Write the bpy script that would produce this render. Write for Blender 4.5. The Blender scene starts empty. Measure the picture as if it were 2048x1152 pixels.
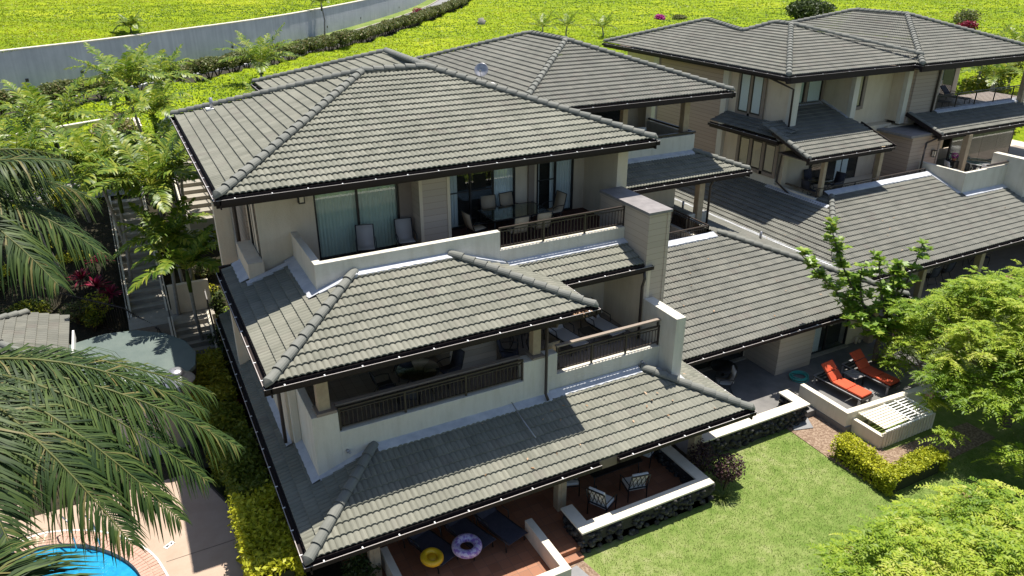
import bpy, bmesh, math, random
import numpy as np
from mathutils import Vector, Matrix
R_ = random.Random(7); NR = np.random.default_rng(7)
S = bpy.context.scene
C = S.collection

# ------------------------------------------------------------------ camera, sky, sun
cam_d = bpy.data.cameras.new("camera"); cam = bpy.data.objects.new("camera", cam_d); C.objects.link(cam)
cam.location = (0, 0, 15)
cam.rotation_euler = (math.radians(90 - 24.45), 0, math.radians(-27.52))
cam_d.sensor_width = 36; cam_d.lens = 26.41; cam_d.clip_start = .1; cam_d.clip_end = 2000
S.camera = cam
W = bpy.data.worlds.new("World"); S.world = W; W.use_nodes = True
nt = W.node_tree; bg = nt.nodes["Background"]
sky = nt.nodes.new("ShaderNodeTexSky"); sky.sky_type = 'NISHITA'; sky.sun_disc = False
sky.sun_elevation = math.radians(72); sky.sun_rotation = math.radians(48)
nt.links.new(sky.outputs[0], bg.inputs[0]); bg.inputs[1].default_value = 0.088
sl = bpy.data.lights.new("sun", 'SUN'); sl.energy = 5.0; sl.angle = math.radians(.5); sl.color = (1, .95, .86)
sun = bpy.data.objects.new("sun", sl); C.objects.link(sun)
sun.rotation_euler = Vector((-.225, -.185, -.957)).to_track_quat('-Z', 'Y').to_euler()
S.view_settings.view_transform = 'Standard'; S.view_settings.look = 'None'
S.view_settings.exposure = 0.66; S.view_settings.gamma = 1

# ------------------------------------------------------------------ materials
def mat(name, col, rough=.8, **k):
    m = bpy.data.materials.new(name); m.use_nodes = True; t = m.node_tree; n = t.nodes; L = t.links
    b = n["Principled BSDF"]; b.inputs["Base Color"].default_value = (*col, 1); b.inputs["Roughness"].default_value = rough
    b.inputs["Specular IOR Level"].default_value = k.get('spec', .3); b.inputs["Metallic"].default_value = k.get('metal', 0)
    src = None
    if k.get('var'):                       # large and small mottling between two colours
        tc = n.new("ShaderNodeNewGeometry")
        n1 = n.new("ShaderNodeTexNoise"); n1.inputs["Scale"].default_value = k.get('scale', 3); n1.inputs["Detail"].default_value = 8
        n1.inputs["Roughness"].default_value = k.get('nr', .65)
        L.new(tc.outputs["Position"], n1.inputs["Vector"])
        r = n.new("ShaderNodeValToRGB"); r.color_ramp.elements[0].position = k.get('p0', .35); r.color_ramp.elements[1].position = k.get('p1', .65)
        r.color_ramp.elements[0].color = (*col, 1); r.color_ramp.elements[1].color = (*k['var'], 1)
        L.new(n1.outputs["Fac"], r.inputs[0]); src = r.outputs[0]; L.new(src, b.inputs["Base Color"])
    if k.get('bump'):
        g = n.new("ShaderNodeNewGeometry"); n2 = n.new("ShaderNodeTexNoise"); n2.inputs["Scale"].default_value = k.get('bscale', 30)
        n2.inputs["Detail"].default_value = 6; L.new(g.outputs["Position"], n2.inputs["Vector"])
        bu = n.new("ShaderNodeBump"); bu.inputs["Strength"].default_value = k['bump']; bu.inputs["Distance"].default_value = k.get('bd', .03)
        L.new(n2.outputs["Fac"], bu.inputs["Height"]); L.new(bu.outputs[0], b.inputs["Normal"])
    return m
def node(m, typ, **kw):
    x = m.node_tree.nodes.new(typ)
    for a, v in kw.items():
        try: setattr(x, a, v)
        except Exception: pass
    return x
def lk(m, a, b): m.node_tree.links.new(a, b)
def math_(m, op, a, b=None):
    x = node(m, "ShaderNodeMath", operation=op)
    for i, v in ((0, a), (1, b)):
        if v is None: continue
        if isinstance(v, (int, float)): x.inputs[i].default_value = v
        else: lk(m, v, x.inputs[i])
    return x.outputs[0]

# concrete roof tile: each tile its own tone from its UV cell, plus weathering
def tile_mat(name, stops, grime=.35, gs=.6):
    m = mat(name, (.2, .2, .17), .82, spec=.25); t = m.node_tree; n = t.nodes; b = n["Principled BSDF"]
    uv = node(m, "ShaderNodeUVMap"); fl = node(m, "ShaderNodeVectorMath", operation='FLOOR'); lk(m, uv.outputs[0], fl.inputs[0])
    wn = node(m, "ShaderNodeTexWhiteNoise"); wn.noise_dimensions = '3D'; lk(m, fl.outputs[0], wn.inputs[0])
    r = node(m, "ShaderNodeValToRGB"); e = r.color_ramp.elements
    while len(e) < len(stops): e.new(.5)
    for i, (p, c) in enumerate(stops): e[i].position = p; e[i].color = (*c, 1)
    lk(m, wn.outputs[0], r.inputs[0])
    g = node(m, "ShaderNodeNewGeometry"); n1 = node(m, "ShaderNodeTexNoise"); n1.inputs["Scale"].default_value = gs; n1.inputs["Detail"].default_value = 10
    n1.inputs["Roughness"].default_value = .72; lk(m, g.outputs["Position"], n1.inputs["Vector"])
    r2 = node(m, "ShaderNodeValToRGB"); r2.color_ramp.elements[0].position = .36; r2.color_ramp.elements[1].position = .64
    r2.color_ramp.elements[0].color = (1 - grime, 1 - grime, 1 - grime, 1); r2.color_ramp.elements[1].color = (1.0, 1.0, 1.0, 1)
    lk(m, n1.outputs["Fac"], r2.inputs[0])
    # fine streaks running down the tiles (stretched across u)
    mp = node(m, "ShaderNodeMapping"); mp.inputs["Scale"].default_value = (26, 1.1, 1); lk(m, uv.outputs[0], mp.inputs[0])
    n3 = node(m, "ShaderNodeTexNoise"); n3.inputs["Scale"].default_value = 1.0; n3.inputs["Detail"].default_value = 4; lk(m, mp.outputs[0], n3.inputs["Vector"])
    r3 = node(m, "ShaderNodeValToRGB"); r3.color_ramp.elements[0].position = .3; r3.color_ramp.elements[1].position = .7
    r3.color_ramp.elements[0].color = (.80, .79, .78, 1); r3.color_ramp.elements[1].color = (1.12, 1.12, 1.10, 1); lk(m, n3.outputs["Fac"], r3.inputs[0])
    mx = node(m, "ShaderNodeMixRGB", blend_type='MULTIPLY'); mx.inputs[0].default_value = 1
    lk(m, r.outputs[0], mx.inputs[1]); lk(m, r2.outputs[0], mx.inputs[2])
    my = node(m, "ShaderNodeMixRGB", blend_type='MULTIPLY'); my.inputs[0].default_value = 1
    lk(m, mx.outputs[0], my.inputs[1]); lk(m, r3.outputs[0], my.inputs[2]); lk(m, my.outputs[0], b.inputs["Base Color"])
    n4 = node(m, "ShaderNodeTexNoise"); n4.inputs["Scale"].default_value = 45; lk(m, g.outputs["Position"], n4.inputs["Vector"])
    bu = node(m, "ShaderNodeBump"); bu.inputs["Strength"].default_value = .25; bu.inputs["Distance"].default_value = .01
    lk(m, n4.outputs["Fac"], bu.inputs["Height"]); lk(m, bu.outputs[0], b.inputs["Normal"])
    return m
M = {}
M['tile'] = tile_mat('roof_tile', [(0, (.192, .193, .158)), (.3, (.218, .218, .180)), (.6, (.232, .231, .191)), (.85, (.252, .249, .206)), (1, (.205, .198, .167))], .17, .35)
M['tile2'] = tile_mat('roof_tile_weathered', [(0, (.158, .158, .138)), (.3, (.175, .175, .154)), (.6, (.187, .186, .163)), (.9, (.205, .202, .176)), (1, (.170, .160, .142))], .18, .35)
M['cap'] = mat('ridge_tile', (.15, .155, .14), .8, var=(.20, .20, .178), scale=1.2, bump=.2, bd=.01)
M['gutter'] = mat('gutter_brown', (.026, .018, .017), .6, spec=.2)
M['lip'] = mat('gutter_lip', (.42, .38, .36), .4, spec=.5)
M['bracket'] = mat('white_bracket', (.8, .8, .8), .5)
M['soffit'] = mat('soffit', (.20, .155, .12), .85, var=(.16, .125, .10), scale=2)
M['stucco'] = mat('stucco', (.62, .53, .40), .92, var=(.69, .60, .465), scale=.9, bump=.5, bscale=22, bd=.02, p0=.3, p1=.7)
M['stucco_w'] = mat('stucco_white', (.60, .565, .48), .92, var=(.68, .645, .56), scale=1.1, bump=.5, bscale=22, bd=.02, p0=.25, p1=.7)
M['cream'] = mat('cream_paint', (.74, .68, .56), .8, var=(.69, .63, .52), scale=1.5, bump=.15)
M['trim'] = mat('trim_taupe', (.30, .245, .20), .75, var=(.26, .21, .17), scale=3)
M['wood'] = mat('post_tan', (.44, .35, .235), .75, var=(.36, .28, .19), scale=5)
def weather(m, lo=.86, sx=2.2, sz=.35):
    b = m.node_tree.nodes["Principled BSDF"]; r = b.inputs["Base Color"].links[0].from_socket
    g = node(m, "ShaderNodeNewGeometry"); mp = node(m, "ShaderNodeMapping"); mp.inputs["Scale"].default_value = (sx, sx, sz); lk(m, g.outputs["Position"], mp.inputs[0])
    nn = node(m, "ShaderNodeTexNoise"); nn.inputs["Scale"].default_value = 1.6; nn.inputs["Detail"].default_value = 7; nn.inputs["Roughness"].default_value = .7; lk(m, mp.outputs[0], nn.inputs["Vector"])
    r2 = node(m, "ShaderNodeValToRGB"); r2.color_ramp.elements[0].color = (lo, lo * .985, lo * .96, 1); r2.color_ramp.elements[0].position = .36; r2.color_ramp.elements[1].position = .54
    lk(m, nn.outputs["Fac"], r2.inputs[0]); mx = node(m, "ShaderNodeMixRGB", blend_type='MULTIPLY'); mx.inputs[0].default_value = 1
    lk(m, r, mx.inputs[1]); lk(m, r2.outputs[0], mx.inputs[2]); lk(m, mx.outputs[0], b.inputs["Base Color"])
weather(M['stucco'], .93); weather(M['stucco_w'], .90); weather(M['cream'], .92); 
def siding(name, col, dark, horiz=True):
    m = mat(name, col, .8, bump=None); b = m.node_tree.nodes["Principled BSDF"]
    g = node(m, "ShaderNodeNewGeometry"); sp = node(m, "ShaderNodeSeparateXYZ"); lk(m, g.outputs["Position"], sp.inputs[0])
    fz = math_(m, 'FRACT', math_(m, 'MULTIPLY', sp.outputs[2], 1 / .2))
    li = math_(m, 'LESS_THAN', fz, .075)
    cell = math_(m, 'FLOOR', math_(m, 'MULTIPLY', sp.outputs[2], 1 / .2))
    wn = node(m, "ShaderNodeTexWhiteNoise"); wn.noise_dimensions = '1D'; lk(m, cell, wn.inputs["W"])
    r = node(m, "ShaderNodeMixRGB"); r.inputs[1].default_value = (*[c * .93 for c in col], 1); r.inputs[2].default_value = (*[c * 1.05 for c in col], 1); lk(m, wn.outputs[0], r.inputs[0])
    mx = node(m, "ShaderNodeMixRGB"); lk(m, li, mx.inputs[0]); lk(m, r.outputs[0], mx.inputs[1]); mx.inputs[2].default_value = (*dark, 1)
    lk(m, mx.outputs[0], b.inputs["Base Color"])
    bu = node(m, "ShaderNodeBump"); bu.inputs["Strength"].default_value = .5; bu.inputs["Distance"].default_value = .012
    lk(m, fz, bu.inputs["Height"]); lk(m, bu.outputs[0], b.inputs["Normal"])
    return m
M['siding'] = siding('siding_beige', (.48, .405, .33), (.36, .29, .235))
M['siding_b'] = siding('siding_tan', (.44, .335, .265), (.24, .175, .14))
M['siding_g'] = siding('siding_taupe', (.38, .315, .265), (.21, .165, .14))
M['frame'] = mat('door_frame_dark', (.022, .018, .016), .4, spec=.5)
M['rail'] = mat('rail_bronze', (.045, .033, .027), .42, spec=.5)
M['pipe'] = mat('downpipe_brown', (.05, .038, .032), .45, spec=.4)
M['flash'] = mat('flashing', (.40, .42, .47), .6, spec=.4, var=(.56, .57, .60), scale=2.5)
M['coping'] = mat('coping_dark', (.19, .175, .175), .6, var=(.26, .24, .235), scale=3)
M['curtain'] = mat('curtain', (.82, .84, .86), .9)
M['curtain_g'] = mat('curtain_sheer', (.60, .68, .60), .9)
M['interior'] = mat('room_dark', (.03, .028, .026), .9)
def glass(name, tint, refl=.16):
    m = bpy.data.materials.new(name); m.use_nodes = True; t = m.node_tree; t.nodes.clear()
    o = t.nodes.new("ShaderNodeOutputMaterial"); tr = t.nodes.new("ShaderNodeBsdfTransparent"); tr.inputs[0].default_value = (*tint, 1)
    gl = t.nodes.new("ShaderNodeBsdfGlossy"); gl.inputs["Roughness"].default_value = .02
    fc = t.nodes.new("ShaderNodeLayerWeight"); fr = t.nodes.new("ShaderNodeMath"); fr.operation = 'POWER'; fr.inputs[1].default_value = 4; t.links.new(fc.outputs['Facing'], fr.inputs[0])
    ad = t.nodes.new("ShaderNodeMath"); ad.operation = 'ADD'; ad.inputs[1].default_value = refl; t.links.new(fr.outputs[0], ad.inputs[0])
    mx = t.nodes.new("ShaderNodeMixShader"); t.links.new(ad.outputs[0], mx.inputs[0]); t.links.new(tr.outputs[0], mx.inputs[1]); t.links.new(gl.outputs[0], mx.inputs[2])
    t.links.new(mx.outputs[0], o.inputs[0]); return m
M['glass'] = glass('window_glass', (.94, .97, .96), .05)
M['table_glass'] = glass('table_glass', (.45, .55, .5), .1)
M['sling'] = mat('sling_beige', (.50, .40, .28), .8)
M['sling_w'] = mat('sling_grey', (.42, .40, .38), .8)
M['chaise'] = mat('chaise_navy', (.045, .045, .06), .8, var=(.06, .06, .08), scale=8)
M['metal_d'] = mat('metal_black', (.02, .018, .018), .4, spec=.5)
M['cush_w'] = mat('cushion_white', (.68, .66, .62), .9)
M['orange'] = mat('cushion_orange', (.60, .095, .04), .85, var=(.50, .08, .035), scale=5)
M['white'] = mat('white_paint', (.80, .79, .76), .6)
M['steel'] = mat('stainless', (.6, .6, .6), .2, metal=1)
M['galv'] = mat('lamp_metal', (.42, .42, .44), .4, metal=.6, var=(.3, .3, .32), scale=12)
M['hose'] = mat('hose_teal', (.06, .38, .34), .5)
M['straw'] = mat('straw', (.55, .43, .16), .9)
M['yellow'] = mat('ring_yellow', (.85, .52, .02), .35, spec=.5)
M['purple'] = mat('ring_purple', (.28, .16, .48), .35, spec=.5, var=(.62, .56, .74), scale=11, p0=.44, p1=.52)
M['flowerp'] = mat('flower_pink', (.6, .12, .35), .8)
M['lamp_lit'] = mat('lamp_glass', (.85, .72, .55), .5)

def tiles_floor(name, c1, c2, grout, size=.3):
    m = mat(name, c1, .6); b = m.node_tree.nodes["Principled BSDF"]
    g = node(m, "ShaderNodeNewGeometry"); br = node(m, "ShaderNodeTexBrick"); lk(m, g.outputs["Position"], br.inputs["Vector"])
    br.offset = 0; br.inputs["Scale"].default_value = 1; br.inputs["Brick Width"].default_value = size; br.inputs["Row Height"].default_value = size
    br.inputs["Mortar Size"].default_value = .006; br.inputs["Color1"].default_value = (*c1, 1); br.inputs["Color2"].default_value = (*c2, 1); br.inputs["Mortar"].default_value = (*grout, 1)
    lk(m, br.outputs[0], b.inputs["Base Color"]); return m
M['terracotta'] = tiles_floor('terracotta_tile', (.33, .15, .085), (.25, .11, .06), (.16, .10, .07))
M['deck_tile'] = tiles_floor('deck_tile', (.30, .25, .21), (.26, .215, .18), (.17, .14, .12))
M['deck_red'] = mat('deck_board_red', (.12, .055, .045), .7, var=(.09, .04, .034), scale=6)
M['concrete'] = mat('patio_slate', (.14, .135, .13), .7, var=(.205, .195, .185), scale=1.6, bump=.1)
M['path'] = mat('path_asphalt', (.20, .20, .205), .9, var=(.26, .26, .26), scale=1.5)
M['conc_wall'] = mat('retaining_concrete', (.40, .41, .45), .9, var=(.48, .49, .53), scale=.5, bump=.2, bscale=6)
# faint vertical streaks on the retaining wall
def streak():
    m = M['conc_wall']; n = m.node_tree.nodes; b = n["Principled BSDF"]; r = b.inputs["Base Color"].links[0].from_socket
    g = node(m, "ShaderNodeNewGeometry"); mp = node(m, "ShaderNodeMapping"); mp.inputs["Scale"].default_value = (3, 3, .15); lk(m, g.outputs["Position"], mp.inputs[0])
    nn = node(m, "ShaderNodeTexNoise"); nn.inputs["Scale"].default_value = 1; nn.inputs["Detail"].default_value = 5; lk(m, mp.outputs[0], nn.inputs["Vector"])
    r2 = node(m, "ShaderNodeValToRGB"); r2.color_ramp.elements[0].color = (.86, .86, .88, 1); r2.color_ramp.elements[0].position = .35; r2.color_ramp.elements[1].position = .6
    lk(m, nn.outputs["Fac"], r2.inputs[0]); mx = node(m, "ShaderNodeMixRGB", blend_type='MULTIPLY'); mx.inputs[0].default_value = 1
    lk(m, r, mx.inputs[1]); lk(m, r2.outputs[0], mx.inputs[2]); lk(m, mx.outputs[0], b.inputs["Base Color"])
streak()
M['pooldeck'] = mat('pool_deck', (.385, .285, .215), .85, var=(.44, .335, .26), scale=1.2, bump=.3, bscale=60, bd=.006)
M['coping_p'] = mat('pool_coping_brick', (.42, .25, .19), .8, var=(.50, .33, .26), scale=9)
M['bark_grey'] = mat('palm_bark', (.30, .28, .25), .9, var=(.20, .185, .165), scale=8)
M['bark'] = mat('bark', (.115, .088, .065), .95, var=(.17, .135, .105), scale=6, bump=.6)
M['mulch'] = mat('mulch', (.19, .125, .085), .95, var=(.34, .25, .18), scale=14, p0=.45, p1=.6, bump=.9, bscale=25, bd=.04)
M['soil'] = mat('garden_soil', (.022, .022, .012), .95, var=(.045, .036, .022), scale=3, bump=.8, bscale=12, bd=.06)
M['ground_far'] = mat('far_ground', (.06, .085, .025), .95, var=(.09, .10, .04), scale=.05)
M['stone'] = mat('lava_stone', (.045, .042, .040), .85, bump=.5, bscale=14)
M['flatroof'] = mat('flat_roof_green', (.10, .13, .12), .85, var=(.13, .16, .145), scale=1.4, bump=.3, bscale=50, bd=.01)
M['stair'] = mat('stair_concrete', (.27, .245, .205), .9, var=(.34, .31, .26), scale=3)

def leaf_mat(name, cols, trans=.35, rough=.5, spec=.3):
    m = bpy.data.materials.new(name); m.use_nodes = True; b = m.node_tree.nodes["Principled BSDF"]
    uv = node(m, "ShaderNodeUVMap"); sp = node(m, "ShaderNodeSeparateXYZ"); lk(m, uv.outputs[0], sp.inputs[0])
    r = node(m, "ShaderNodeValToRGB"); e = r.color_ramp.elements
    while len(e) < len(cols): e.new(.5)
    for i, (p, c) in enumerate(cols): e[i].position = p; e[i].color = (*c, 1)
    lk(m, sp.outputs[0], r.inputs[0]); lk(m, r.outputs[0], b.inputs["Base Color"])
    b.inputs["Roughness"].default_value = rough; b.inputs["Specular IOR Level"].default_value = spec
    tb = node(m, "ShaderNodeBsdfTranslucent"); lk(m, r.outputs[0], tb.inputs[0])
    mx = node(m, "ShaderNodeMixShader"); mx.inputs[0].default_value = trans
    lk(m, b.outputs[0], mx.inputs[1]); lk(m, tb.outputs[0], mx.inputs[2]); lk(m, mx.outputs[0], m.node_tree.nodes["Material Output"].inputs[0])
    return m
M['lf_tree'] = leaf_mat('leaf_bright', [(0, (.13, .24, .018)), (.4, (.26, .38, .028)), (.8, (.42, .50, .05)), (1, (.58, .58, .14))], .45)
M['lf_plum'] = leaf_mat('leaf_glossy', [(0, (.10, .20, .02)), (.6, (.21, .34, .035)), (1, (.36, .42, .06))], .35, .4, .4)
M['lf_palm'] = leaf_mat('leaf_palm', [(0, (.05, .11, .012)), (.5, (.155, .24, .02)), (1, (.38, .40, .05))], .35, .4, .35)
M['lf_coco'] = leaf_mat('leaf_coconut', [(0, (.014, .034, .009)), (.5, (.040, .072, .017)), (.88, (.085, .125, .028)), (1, (.19, .16, .06))], .2, .5, .2)
M['lf_croton'] = leaf_mat('leaf_croton', [(0, (.20, .27, .02)), (.5, (.50, .50, .03)), (1, (.75, .66, .06))], .3)
M['lf_hedge'] = leaf_mat('leaf_hedge', [(0, (.07, .11, .015)), (.6, (.17, .21, .02)), (1, (.42, .38, .03))], .35)
M['lf_dark'] = leaf_mat('leaf_dark', [(0, (.03, .05, .013)), (1, (.09, .125, .03))], .2)
M['lf_olive'] = leaf_mat('leaf_olive', [(0, (.08, .105, .03)), (.8, (.17, .20, .06)), (1, (.28, .20, .10))], .3)
M['lf_red'] = leaf_mat('leaf_crimson', [(0, (.10, .01, .02)), (1, (.36, .02, .07))], .25)
M['lf_mag'] = leaf_mat('bougainvillea', [(0, (.35, .02, .22)), (1, (.65, .06, .40))], .3)
M['lf_purple'] = leaf_mat('leaf_purple', [(0, (.035, .018, .02)), (.8, (.09, .04, .05)), (1, (.17, .13, .07))], .2)
M['lf_pink'] = leaf_mat('petal_pink', [(0, (.62, .33, .25)), (1, (.75, .55, .40))], .2)
M['lf_cover'] = leaf_mat('leaf_cover', [(0, (.075, .14, .007)), (.5, (.195, .275, .008)), (1, (.37, .38, .02))], .35)
M['blade'] = leaf_mat('grass_blade', [(0, (.095, .15, .026)), (.6, (.165, .215, .05)), (1, (.34, .34, .15))], .4)
M['grassy'] = leaf_mat('leaf_grassy', [(0, (.08, .12, .03)), (1, (.22, .26, .06))], .3)

def ground_mat(name, stops, s1=.09, s2=1.6, s3=9, bump=.9, bd=.25):
    m = mat(name, stops[0][1], .95, spec=.1); b = m.node_tree.nodes["Principled BSDF"]; g = node(m, "ShaderNodeNewGeometry")
    ns = []
    for s, d in ((s1, 4), (s2, 6), (s3, 6)):
        x = node(m, "ShaderNodeTexNoise"); x.inputs["Scale"].default_value = s; x.inputs["Detail"].default_value = d; x.inputs["Roughness"].default_value = .6
        lk(m, g.outputs["Position"], x.inputs["Vector"]); ns.append(x.outputs["Fac"])
    f = math_(m, 'ADD', math_(m, 'MULTIPLY', ns[0], .35), math_(m, 'ADD', math_(m, 'MULTIPLY', ns[1], .35), math_(m, 'MULTIPLY', ns[2], .30)))
    r = node(m, "ShaderNodeValToRGB"); e = r.color_ramp.elements
    while len(e) < len(stops): e.new(.5)
    for i, (p, c) in enumerate(stops): e[i].position = p; e[i].color = (*c, 1)
    lk(m, f, r.inputs[0]); lk(m, r.outputs[0], b.inputs["Base Color"])
    bu = node(m, "ShaderNodeBump"); bu.inputs["Strength"].default_value = bump; bu.inputs["Distance"].default_value = bd
    h = math_(m, 'ADD', ns[1], math_(m, 'MULTIPLY', ns[2], .5)); lk(m, h, bu.inputs["Height"]); lk(m, bu.outputs[0], b.inputs["Normal"])
    return m
M['cover'] = ground_mat('ground_cover', [(.36, (.075, .12, .010)), (.45, (.15, .22, .008)), (.54, (.235, .30, .010)), (.66, (.35, .36, .03))], .05, .5, 4, .6)
M['lawn'] = ground_mat('lawn_green', [(.36, (.085, .145, .024)), (.46, (.13, .19, .042)), (.54, (.19, .235, .07)), (.64, (.30, .30, .15))], .35, 3, 30, .6, .03)

# water
M['water'] = mat('pool_water', (.012, .22, .42), .06, spec=.6, var=(.02, .30, .50), scale=6, bump=.6, bscale=7, bd=.03)
M['poolfloor'] = mat('pool_floor', (.03, .30, .52), .6)

# ------------------------------------------------------------------ mesh helpers
def mesh_np(name, V, F, m, parent=None, uv=None, smooth=False, mi=None):
    me = bpy.data.meshes.new(name); V = np.asarray(V, np.float32); F = np.asarray(F, np.int32); k = F.shape[1]
    me.vertices.add(len(V)); me.vertices.foreach_set('co', V.ravel())
    me.loops.add(F.size); me.loops.foreach_set('vertex_index', F.ravel())
    me.polygons.add(len(F)); me.polygons.foreach_set('loop_start', np.arange(0, F.size, k, dtype=np.int32))
    me.polygons.foreach_set('loop_total', np.full(len(F), k, np.int32))
    if mi is not None: me.polygons.foreach_set('material_index', np.asarray(mi, np.int32))
    if smooth: me.polygons.foreach_set('use_smooth', np.ones(len(F), bool))
    if uv is not None:
        u = me.uv_layers.new(name='UVMap'); u.data.foreach_set('uv', np.asarray(uv, np.float32).ravel())
    me.update(calc_edges=True); me.validate()
    for x in (m if isinstance(m, (list, tuple)) else [m]): me.materials.append(x)
    o = bpy.data.objects.new(name, me); C.objects.link(o)
    if parent: o.parent = parent
    return o
class MB:
    def __init__(s): s.v = []; s.f = []; s.mi = []; s.cur = 0; s.sm = []
    def add(s, v, f, sm=False):
        b = len(s.v); s.v += [tuple(p) for p in v]
        for q in f: s.f.append(tuple(b + i for i in q)); s.mi.append(s.cur); s.sm.append(sm)
    def box(s, x0, x1, y0, y1, z0, z1):
        v = [(x0, y0, z0), (x1, y0, z0), (x1, y1, z0), (x0, y1, z0), (x0, y0, z1), (x1, y0, z1), (x1, y1, z1), (x0, y1, z1)]
        s.add(v, [(0, 3, 2, 1), (4, 5, 6, 7), (0, 1, 5, 4), (1, 2, 6, 5), (2, 3, 7, 6), (3, 0, 4, 7)])
    def bar(s, p, q, w, h=None, up=(0, 0, 1)):
        h = h or w; p = Vector(p); q = Vector(q); d = (q - p).normalized(); u = Vector(up)
        if abs(d.dot(u)) > .98: u = Vector((1, 0, 0))
        a = d.cross(u).normalized() * w / 2; b = a.cross(d).normalized() * h / 2
        v = [p - a - b, p + a - b, p + a + b, p - a + b, q - a - b, q + a - b, q + a + b, q - a + b]
        s.add(v, [(0, 1, 2, 3), (7, 6, 5, 4), (0, 4, 5, 1), (1, 5, 6, 2), (2, 6, 7, 3), (3, 7, 4, 0)])
    def tube(s, pts, r, n=8, closed=False, caps=True):
        pts = [Vector(p) for p in pts]; N = len(pts); rs = r if isinstance(r, (list, tuple)) else [r] * N
        rings = []; up = None
        for i, p in enumerate(pts):
            if closed: d = (pts[(i + 1) % N] - pts[i - 1])
            else: d = pts[min(i + 1, N - 1)] - pts[max(i - 1, 0)]
            d.normalize()
            if up is None: up = Vector((0, 0, 1)) if abs(d.z) < .9 else Vector((1, 0, 0))
            a = d.cross(up)
            if a.length < 1e-4: a = d.cross(Vector((0, 1, 0)))
            a.normalize(); b = a.cross(d); up = b
            rings.append([p + (a * math.cos(t) + b * math.sin(t)) * rs[i] for t in [2 * math.pi * k / n for k in range(n)]])
        v = [x for rr in rings for x in rr]; f = []
        for i in range(N if closed else N - 1):
            j = (i + 1) % N
            for k in range(n): f.append((i * n + k, i * n + (k + 1) % n, j * n + (k + 1) % n, j * n + k))
        if caps and not closed: f.append(tuple(range(n))[::-1]); f.append(tuple((N - 1) * n + k for k in range(n)))
        s.add(v, f, True)
    def lathe(s, prof, n=24, c=(0, 0, 0)):
        v = []; f = []; P = len(prof)
        for k in range(n):
            t = 2 * math.pi * k / n
            for r, z in prof: v.append((c[0] + r * math.cos(t), c[1] + r * math.sin(t), c[2] + z))
        for k in range(n):
            j = (k + 1) % n
            for i in range(P - 1): f.append((k * P + i, j * P + i, j * P + i + 1, k * P + i + 1))
        s.add(v, f, True)
    def prism(s, poly, z0, z1):
        n = len(poly); v = [(x, y, z0) for x, y in poly] + [(x, y, z1) for x, y in poly]
        f = [tuple(range(n))[::-1], tuple(range(n, 2 * n))] + [(i, (i + 1) % n, n + (i + 1) % n, n + i) for i in range(n)]
        s.add(v, f)
    def ico(s, c, r, sub=1, sc=(1, 1, 1), jit=0):
        bm = bmesh.new(); bmesh.ops.create_icosphere(bm, subdivisions=sub, radius=1)
        v = [(c[0] + p.co.x * r * sc[0] * (1 + R_.uniform(-jit, jit)), c[1] + p.co.y * r * sc[1] * (1 + R_.uniform(-jit, jit)), c[2] + p.co.z * r * sc[2] * (1 + R_.uniform(-jit, jit))) for p in bm.verts]
        f = [tuple(x.index for x in q.verts) for q in bm.faces]; bm.free(); s.add(v, f, True)
    def build(s, name, m, parent=None, bevel=0):
        me = bpy.data.meshes.new(name); me.from_pydata(s.v, [], s.f)
        me.polygons.foreach_set('material_index', s.mi); me.polygons.foreach_set('use_smooth', s.sm)
        for x in (m if isinstance(m, (list, tuple)) else [m]): me.materials.append(x)
        me.update(); o = bpy.data.objects.new(name, me); C.objects.link(o)
        if parent: o.parent = parent
        if bevel:
            b = o.modifiers.new('b', 'BEVEL'); b.width = bevel; b.segments = 2; b.limit_method = 'ANGLE'
        return o
def tag(o, label=None, cat=None, group=None, kind=None):
    if label: o['label'] = label
    if cat: o['category'] = cat
    if group: o['group'] = group
    if kind: o['kind'] = kind
    return o
def empty(name, loc=(0, 0, 0), rz=0):
    o = bpy.data.objects.new(name, None); C.objects.link(o); o.location = loc; o.rotation_euler = (0, 0, rz); o.empty_display_size = .2; return o
def dup(o, loc=None, rz=None, parent=None, **k):
    c = o.copy(); C.objects.link(c)
    if parent: c.parent = parent
    for ch in list(o.children): dup(ch, parent=c)
    if loc is not None: c.location = loc
    if rz is not None: c.rotation_euler = (0, 0, rz)
    if k: tag(c, **k)
    return c
def boxes(name, L, m, parent=None, bevel=0):
    for q in L:
        b = MB(); b.box(*q); o = b.build(name, m, parent, bevel)
    return o

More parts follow.
